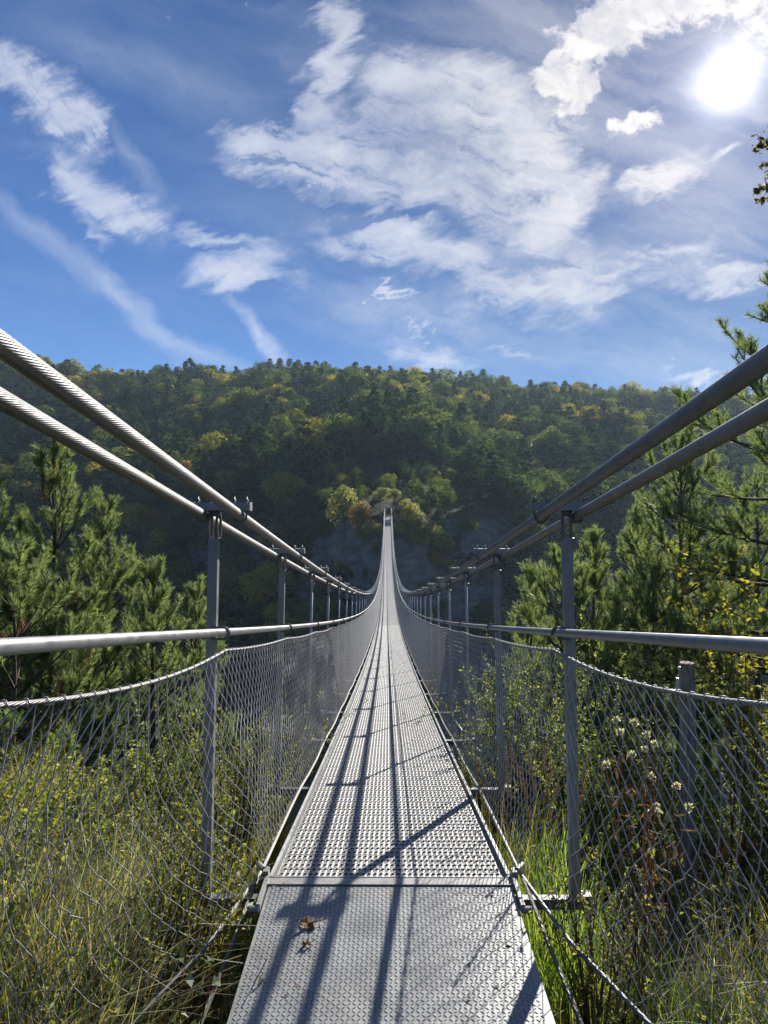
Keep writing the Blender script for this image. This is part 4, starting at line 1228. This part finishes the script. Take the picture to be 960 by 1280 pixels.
bush_at('leafy_bush', 'feathery bush at the left deck edge behind the second left hanger', 'bush', 338, 880, 6.4, 0.4, 22, 3400, 0.016, 0.006, 'bush', 39, droop=0.05, emin=1.15)
bush_at('leafy_bush', 'loose bush behind the left net under the small pine', 'bush', 190, 905, 4.9, 0.6, 24, 3200, 0.018, 0.008, 'weed', 40, droop=0.15)
bush_at('bramble', 'bramble with round grey-green leaves by the flared net rope left of the plate', 'bramble', 205, 1165, 2.5, 0.2, 10, 120, 0.026, 0.022, 'bramble', 41, droop=0.5, sub=3)
bush_at('bramble', 'bramble trailing in the shade beside the left edge of the tread plate', 'bramble', 240, 1140, 2.75, 0.1, 8, 120, 0.020, 0.016, 'bramble', 42, droop=0.5, sub=3)
bush_at('leafy_weed', 'bright green leafy weed at the foot of the first left hanger', 'weed', 262, 1030, 3.7, 0.2, 16, 520, 0.019, 0.012, 'weed', 43, droop=0.1, emin=1.15)
bush_at('leafy_weed', 'tall green weed behind the right net right of the seed plant foot', 'weed', 770, 1080, 2.9, 0.2, 8, 260, 0.016, 0.007, 'weed', 44, droop=0.3)

# dry plant with white fluffy heads
def seed_plant():
    rng = np.random.default_rng(77); Y = 3.3
    x, _, _ = world_at(800, 900, Y); z0 = gz(x, Y) - 0.03
    root = thing('fluffy_seed_plant', 'dry brown plant with white fluffy seed heads behind the right net', 'wildflower', (x, Y, z0))
    st, lf = MB(), MB(); heads = []
    for (px, py) in ((783, 897), (798, 911), (772, 928), (815, 930), (806, 939), (770, 902), (778, 920), (834, 973), (832, 990), (842, 993), (814, 1003), (822, 1017), (766, 970)):
        hx, _, hz_ = world_at(px, py, Y + rng.normal(0, 0.08)); tip = np.array([hx - x, rng.normal(0, 0.08), hz_ - z0])
        mid = tip * np.array([0.45, 0.6, 0.5]) + rng.normal(0, 0.03, 3)
        t = np.linspace(0, 1, 9)[:, None]; pts = 2 * t * (1 - t) * mid + t * t * tip
        st.tube(pts, np.linspace(0.0045, 0.0016, 9), 5)
        for _ in range(18):
            i = rng.integers(3, 8); P = pts[i] + rng.normal(0, 0.01, (1, 3)); ax = rand_unit(1, rng); ax[0, 2] -= 0.3
            leaf_quads(lf, P + ax * 0.025, rand_unit(1, rng), 0.032 * rng.uniform(0.5, 1.3), 0.006, rng, axis=ax, fold=0.4)
        heads.append(tip)
    st.build('stem', M['dry_stem'], root); lf.build('dry_foliage', M['dry_stem'], root)
    for k, tip in enumerate(heads):
        fm = MB(); n = 110; d = rand_unit(n, rng); d[:, 2] += 0.25; d /= np.linalg.norm(d, axis=1, keepdims=True)
        rr = rng.uniform(0.007, 0.019, (n, 1)) * (1.0 if k % 3 else 1.15); tip = tip + rng.normal(0, 0.003, (n, 3))
        s_ = np.cross(d, rand_unit(n, rng)); s_ /= np.linalg.norm(s_, axis=1, keepdims=True)
        v = np.stack([tip + d * 0.002 - s_ * 0.0006, tip + d * 0.002 + s_ * 0.0006, tip + d * rr + s_ * 0.0036, tip + d * rr - s_ * 0.0036], 1)
        fm.add(v.reshape(-1, 3), np.arange(n)[:, None] * 4 + np.arange(4)[None])
        fm.build('seed_head', M['fluff'], root)
seed_plant()

# grass -------------------------------------------------------------
def blades(mb, P, Hh, rng, w=0.0035, bend=0.5, seg=4, mat=0):
    n = len(P); a = rng.uniform(0, 6.28, n); out_ = np.stack([np.cos(a), np.sin(a), np.zeros(n)], 1)
    side = np.stack([-np.sin(a), np.cos(a), np.zeros(n)], 1)
    tw = rng.uniform(-1.2, 1.2, n)
    side = side * np.cos(tw)[:, None] + out_ * np.sin(tw)[:, None]
    b = np.abs(rng.normal(0, bend, n)) + 0.08
    rows = []
    for k in range(seg + 1):
        t = k / seg
        c = P + out_ * (Hh * b * t ** 2.0)[:, None] + np.array([0, 0, 1.0]) * (Hh * (t - 0.35 * np.minimum(b, 1.2) * t ** 2.4))[:, None]
        ww = w * (1 - 0.85 * t ** 1.6) * (0.75 + 0.5 * (Hh / Hh.max()))
        rows += [c - side * ww[:, None], c + side * ww[:, None]]
    v = np.stack(rows, 1); m = 2 * (seg + 1)
    q = np.array([[2 * k, 2 * k + 1, 2 * k + 3, 2 * k + 2] for k in range(seg)])
    mb.add(v.reshape(-1, 3), (np.arange(n)[:, None, None] * m + q[None]).reshape(-1, 4), mat=mat)

def meadow(name, label, xr, yr, n, hmin, hmax, seed, mat, dens=None, seedheads=0.0, bend=0.5, w=0.0032):
    rng = np.random.default_rng(seed); mb = MB()
    x = rng.uniform(*xr, n); y = rng.uniform(*yr, n)
    d = fbm(x * 1.3 + seed, y * 1.3, 3) * 0.5 + 0.55
    keep = rng.random(n) < np.clip(d * 1.3, 0.15, 1)
    if dens is not None: keep &= rng.random(n) < dens(x, y)
    x, y = x[keep], y[keep]; z = terrain_z(x, y) - 0.02
    Hh = rng.uniform(hmin, hmax, len(x)) * np.clip(0.5 + fbm(x * 0.8, y * 0.8 + seed, 3) + 0.4, 0.4, 1.35)
    blades(mb, np.stack([x, y, z], 1), Hh, rng, w, bend)
    o = mb.build(name, M[mat] if isinstance(mat, str) else mat); tag(o, label, 'grass', kind='stuff'); return o
off_plate = lambda x, y: np.clip((np.abs(x) - 0.60) / 0.25, 0, 1) * np.where(np.abs(x) < 0.6, 0, 1)
meadow('bank_grass', 'mixed green and straw yellow grass on the left bank', (-4.8, -0.55), (1.0, 6.4), 36000, 0.28, 0.74, 3, 'grass', off_plate, bend=0.45)
meadow('bank_grass', 'mixed green and dry grass on the right bank under the net', (0.55, 4.2), (1.0, 6.2), 19000, 0.15, 0.48, 4, 'grass', lambda x, y: off_plate(x, y) * np.where(y > 3.2, 0.55, 1.0), bend=0.5)
meadow('bank_grass', 'fresh green blades among the grass at the right lower corner', (0.62, 2.6), (1.4, 3.4), 5200, 0.15, 0.46, 5, 'grass_green', off_plate, bend=0.5)
meadow('bank_grass', 'pale straw grass in the lower left corner under the net', (-3.2, -0.55), (0.9, 3.3), 9000, 0.25, 0.60, 8, 'grass_dry', off_plate, bend=0.6)
meadow('bank_grass', 'pale dry blades mixed into the right bank grass', (0.6, 3.4), (1.0, 3.6), 6500, 0.15, 0.45, 9, 'grass_dry', off_plate, bend=0.6)
meadow('bank_grass', 'fresh green blades scattered in the left bank grass', (-3.4, -0.6), (1.2, 5.2), 7000, 0.18, 0.5, 6, 'grass_green', off_plate, bend=0.5)

# low leafy ground cover in the grass
def ground_cover(label, xr, yr, n, hr, seed, mat, ll=0.014, lw=0.007, dens=None):
    rng = np.random.default_rng(seed); st, P, A = MB(), [], []
    x = rng.uniform(*xr, n); y = rng.uniform(*yr, n)
    if dens is not None:
        k = rng.random(n) < dens(x, y); x, y = x[k], y[k]
    z = terrain_z(x, y)
    lf = MB()
    for i in range(len(x)):
        h = rng.uniform(*hr); pts, _ = curve((x[i], y[i], z[i] - 0.02), (rng.normal(0, 0.25), rng.normal(0, 0.25), 1), h, -0.1, 5, 0.08, rng)
        lf.tube(pts, [0.0028, 0.0025, 0.0022, 0.0018, 0.0014, 0.001], 3, caps=False, mat=1)
        m = int(h * 75); t = rng.uniform(0.25, 1.0, m) * 5; j = np.minimum(t.astype(int), 4)
        p = pts[j] + (pts[j + 1] - pts[j]) * (t - j)[:, None]
        ax = rand_unit(m, rng); ax[:, 2] = np.abs(ax[:, 2]) * 0.5; P.append(p + ax * ll * 1.2); A.append(ax)
    P, A = np.concatenate(P), np.concatenate(A); n = len(P); Nn = rand_unit(n, rng); Nn[:, 2] += 0.7; Nn /= np.linalg.norm(Nn, axis=1, keepdims=True)
    leaf_quads(lf, P, Nn, ll * rng.uniform(0.6, 1.4, n), lw * rng.uniform(0.6, 1.4, n), rng, axis=A, fold=0.3)
    o = lf.build('undergrowth', [M[mat], M['dry_stem']]); tag(o, label, 'undergrowth', kind='stuff')
ground_cover('leafy yellow-green weeds standing in the left bank grass', (-3.8, -0.8), (1.7, 5.4), 1150, (0.25, 0.72), 50, 'weed', 0.017, 0.009, dens=off_plate)
ground_cover('low leafy weeds and seedlings on the right bank', (0.7, 3.2), (1.6, 5.5), 260, (0.15, 0.5), 51, 'weed', dens=off_plate)
ground_cover('tangled low growth in the shade beside the tread plate', (-1.0, -0.56), (1.4, 3.0), 130, (0.1, 0.32), 52, 'bramble', 0.013, 0.010, dens=lambda x, y: np.where(x < -0.68, 1.0, 0.0))
ground_cover('dark scrub on the steep bank below the deck', (-6, 6), (5.5, 14), 1300, (0.3, 0.9), 53, 'bush', 0.03, 0.014, dens=lambda x, y: np.where((np.abs(x) < 0.95), 0.0, 0.8))

# single grass tuft beside the deck on the right
def tuft(label, px, top, Y, n, w, seed, mat='grass_green', plumes=0, r=0.10, bend=0.28, group=None):
    rng = np.random.default_rng(seed); x, y, zt = world_at(px, top, Y); z0 = gz(x, y) - 0.02
    root = thing('grass_tuft', label, 'grass tuft', (x, y, z0), 0, group)
    a = rng.uniform(0, 6.28, n); q = np.sqrt(rng.random(n)) * r
    P = np.stack([np.cos(a) * q, np.sin(a) * q, np.zeros(n)], 1); mb = MB()
    blades(mb, P, rng.uniform(0.45, 1.0, n) * (zt - z0), rng, w, bend, 6); mb.build('blades', M[mat], root)
    for k in range(plumes):
        a = rng.uniform(0, 6.28); h = (zt - z0) * rng.uniform(0.95, 1.3)
        pts, d = curve((0, 0, 0), (math.cos(a) * 0.22, math.sin(a) * 0.22, 1), h, -0.25, 8, 0.03, rng)
        pm = MB(); pm.tube(pts, np.linspace(0.0022, 0.001, 9), 4)
        shoot_needles(pm, pts[6:], rng, 900, 0.022, 0.0012, 0.45); pm.build('seed_plume', M['dry_stem'], root)
tuft('bright green upright grass tuft growing beside the right deck edge', 686, 1000, 4.1, 150, 0.0042, 61, plumes=3, r=0.13, bend=0.16)
tuft('loose grass tuft with pale plumes left of the bright green tuft', 640, 965, 4.6, 150, 0.0035, 62, 'grass', 7, 0.2)
tuft('straw coloured tuft leaning over the right deck edge near the hinge', 652, 1035, 3.6, 90, 0.0035, 63, 'grass', 2, 0.12, 0.5)
tuft('soft pale green tuft against the right deck edge just past the plate corner', 664, 1048, 3.45, 130, 0.0036, 65, 'grass_green', 1, 0.10, 0.24)
tuft('yellow-green grass tuft at the foot of the first right hanger', 712, 1035, 3.25, 150, 0.0038, 66, 'grass_green', 2, 0.14, 0.3)
tuft('dry yellow tuft below the right edge of the tread plate', 705, 1205, 2.35, 70, 0.0035, 64, 'grass', 0, 0.14, 0.6)

# wooden marker post behind the net on the right
def wooden_post():
    x, y, zt = world_at(857, 828, 5.2); z0 = gz(x, y) - 0.2
    root = thing('wooden_post', 'weathered round wooden post with small metal bracket behind the right net', 'post', (x, y, z0))
    mb = MB(); H = zt - z0; hs = np.linspace(0, H, 12)
    mb.tube([(0.004 * math.sin(k), 0.003 * math.cos(k * 1.3), h) for k, h in enumerate(hs)], 0.055 + 0.003 * np.sin(np.arange(12)), 16)
    mb.build('shaft', M['wood'], root, smooth=False)
    mb = MB(); mb.box((-0.075, -0.02, H - 0.16), (0.006, 0.028, 0.05)); mb.box((-0.115, -0.02, H - 0.20), (0.04, 0.028, 0.005)); mb.tube([(-0.075, -0.045, H - 0.10), (-0.075, -0.045, H - 0.02)], 0.008, 8)
    mb.build('bracket', M['galv'], root)
wooden_post()

# dry leaf and crumbs on the tread plate
def fallen_leaf(label, px, py, r, seed):
    rng = np.random.default_rng(seed); Y = F_PX * CAM_Z / (py - 636); x = (px - 485) / F_PX * Y
    root = thing('dry_leaf', label, 'leaf', (x, Y, (Y - Y1) * 0.018 + 0.003), 0.2)
    mb = MB(); n = 26; a = np.linspace(0, 2 * np.pi, n, endpoint=False)
    rad = r * (0.62 + 0.38 * np.abs(np.cos(a * 2.5)) + rng.normal(0, 0.05, n)); rad[n // 2] *= 0.6
    z = 0.012 + 0.016 * np.sin(a * 3 + seed) * (rad / r)
    ring = np.stack([rad * np.cos(a) * 1.25, rad * np.sin(a), z], 1)
    v = np.concatenate([[[0, 0, 0.010]], ring]); mb.add(v, tris=[[0, 1 + k, 1 + (k + 1) % n] for k in range(n)])
    mb.build('blade', M['dead_leaf'], root); mb = MB()
    mb.tube([(r * 0.9, 0, 0.012), (r * 1.8, 0.01, 0.010), (r * 2.3, 0.0, 0.022)], 0.0018, 5)
    mb.build('stem', M['dead_leaf'], root)
fallen_leaf('curled dry brown leaf lying on the shadow line of the tread plate', 381, 1158, 0.033, 3)
fallen_leaf('tiny brown leaf scrap on the tread plate below the curled dry leaf', 379, 1183, 0.014, 5)

# tall tree outside the right edge whose twigs hang into the sky
def sky_twigs():
    x, y = 3.3, 4.2; z0 = gz(x, y) - 0.1; rng = np.random.default_rng(91)
    root = thing('overhanging_tree', 'tree beyond the right edge whose small leafy twigs hang into the sky', 'tree', (x, y, z0))
    wood, lf = MB(), MB(); O = np.array([x, y, z0])
    H = 6.2
    wood.tube([(0, 0, 0), (0.05, 0, 2), (-0.02, 0.05, 4), (0.05, 0, H)], [0.09, 0.07, 0.045, 0.015], 8)
    tips = [(940, 170), (937, 188), (948, 184), (943, 210), (955, 220), (937, 242), (950, 234), (942, 256), (960, 262), (968, 190), (975, 230), (985, 205)]
    limbs = []
    for (px, py), h0 in (((985, 190), 2.6), ((982, 245), 2.3)):
        end = np.array(world_at(px, py, 4.2)) - O; b = np.array([0.0, 0, h0]); mid = (b + end) / 2 + np.array([0, 0, 0.25])
        t = np.linspace(0, 1, 12)[:, None]; L_ = (1 - t) ** 2 * b + 2 * t * (1 - t) * mid + t * t * end
        wood.tube(L_, np.linspace(0.03, 0.006, 12), 6); limbs.append(L_)
    def twig(pts, n, f0=0.3, jit=0.012, ll=0.021):
        m = len(pts) - 1; tt = rng.uniform(f0, 1.0, n) * m; i = np.minimum(tt.astype(int), m - 1)
        p = pts[i] + (pts[i + 1] - pts[i]) * (tt - i)[:, None] + rng.normal(0, jit, (n, 3))
        ax = (pts[-1] - pts[-3]) / np.linalg.norm(pts[-1] - pts[-3]) + rand_unit(n, rng) * 0.9
        leaf_quads(lf, p, rand_unit(n, rng), ll * rng.uniform(0.7, 1.2, n), ll * 0.43, rng, axis=ax, fold=0.3)
    for px, py in tips:
        tip = np.array(world_at(px, py, 4.2 + rng.normal(0, 0.12))) - O
        L_ = limbs[0] if py < 215 else limbs[1]; b = L_[rng.integers(8, 12)]; mid = (b + tip) / 2 + np.array([0, 0, 0.04])
        t = np.linspace(0, 1, 8)[:, None]; pts = (1 - t) ** 2 * b + 2 * t * (1 - t) * mid + t * t * tip
        wood.tube(pts, np.linspace(0.006, 0.0016, 8), 4); twig(pts, 40)
    for k in range(34):       # rest of the crown, outside the picture
        h = rng.uniform(2.4, H - 0.2); a = rng.uniform(-1.5, 1.0) if h < 5.0 else rng.uniform(-1.6, 1.6)
        Lb = rng.uniform(0.7, 1.7) * (1.2 - 0.6 * (h - 2.4) / 3.8)
        pts, _ = curve((0, 0, h), (math.cos(a), math.sin(a), 0.55), Lb, 0.1, 8, 0.10, rng)
        wood.tube(pts, np.linspace(0.016, 0.003, 9), 5); twig(pts, 90, 0.3, 0.05)
        for q in range(6):
            ps, _ = curve(pts[rng.integers(2, 8)], (math.cos(a), math.sin(a), 0.3) + rand_unit(1, rng)[0] * 0.9, Lb * rng.uniform(0.25, 0.5), 0.0, 6, 0.08, rng)
            if (ps[:, 0] < -0.45).any(): continue
            wood.tube(ps, np.linspace(0.006, 0.0015, 7), 3, caps=False); twig(ps, 80, 0.15, 0.035)
    wood.build('trunk', M['bark'], root, smooth=True); lf.build('crown', M['twig_leaf'], root)
sky_twigs()

# stone arch and white board by the far end
def stone_arch():
    x, y, zt = world_at(469, 634, 153.6); z0 = gz(x, y) - 0.4
    root = thing('stone_arch', 'small pale stone arch beside the left end of the far bridge landing', 'arch', (x, y, z0))
    mb = MB(); n = 15; a = np.linspace(0, np.pi, n); H = zt - z0; ro, ri = 1.25, 0.95
    top = H - ro
    for k in range(n - 1):
        vv = [(r * math.cos(t) , d, top + r * math.sin(t)) for d in (-0.35, 0.35) for t in (a[k], a[k + 1]) for r in (ri, ro)]
        mb.add(vv, [[0, 1, 3, 2], [4, 6, 7, 5], [1, 5, 7, 3], [0, 2, 6, 4]])
    for s in (-1, 1): mb.box((s * (ro + ri) / 2, 0, top / 2), ((ro - ri) / 2, 0.35, top / 2))
    mb.build('arch_ring', M['stone'], root)
stone_arch()
x, y, zt = world_at(481.5, 645.5, Y1 + LBR + 3.0); z0 = gz(x, y)
root = thing('notice_board', 'small white notice board on the path at the far bridge end', 'sign', (x, y, z0 - 0.1))
mb = MB(); mb.box((0, 0, zt - z0), (0.34, 0.02, 0.24)); mb.build('panel', M['white'], root)
mb = MB(); mb.tube([(0, 0.03, 0), (0, 0.03, zt - z0)], 0.04, 8); mb.build('leg', M['wood'], root)

# needles and leaf crumbs blown onto the deck
def litter():
    rng = np.random.default_rng(123); mb = MB(); n = 150
    x = np.clip(rng.choice([-1, 1], n) * (0.5 - np.abs(rng.normal(0, 0.16, n))), -0.5, 0.5); y = rng.uniform(1.6, 5.2, n)
    z = np.where(y < Y1 - 0.04, (y - Y1) * 0.018 + 0.0035, deck_z(y) + 0.0050)
    P = np.stack([x, y, z], 1); a = rng.uniform(0, 6.28, n); ax = np.stack([np.cos(a), np.sin(a), rng.normal(0, 0.05, n)], 1)
    Nn = np.tile([0.0, 0, 1.0], (n, 1)) + rng.normal(0, 0.25, (n, 3)); Nn /= np.linalg.norm(Nn, axis=1, keepdims=True)
    big = rng.random(n) < 0.22
    leaf_quads(mb, P, Nn, np.where(big, rng.uniform(0.006, 0.014, n), rng.uniform(0.012, 0.03, n)), np.where(big, rng.uniform(0.004, 0.008, n), 0.0010), rng, axis=ax)
    o = mb.build('leaf_litter', M['dead_leaf']); tag(o, 'scattered brown pine needles and leaf crumbs on the deck', 'litter', kind='stuff')
litter()

# ------------------------------------------------------------------ the air
hz = MB(); hz.box((0, 0, 26), (1650, 1650, 104))
hm, hg, hout = new_mat('valley_air')
pv = hg.n.new('ShaderNodeVolumePrincipled')
pv.inputs['Color'].default_value = (0.60, 0.78, 1.0, 1)
pv.inputs['Density'].default_value = 0.00014
pv.inputs['Anisotropy'].default_value = 0.35
hg.l.new(pv.outputs[0], hout.inputs['Volume'])
h = hz.build('haze', hm)
tag(h, 'thin bluish haze filling the valley', 'haze', kind='stuff')
for o in TREE.values():
    pass
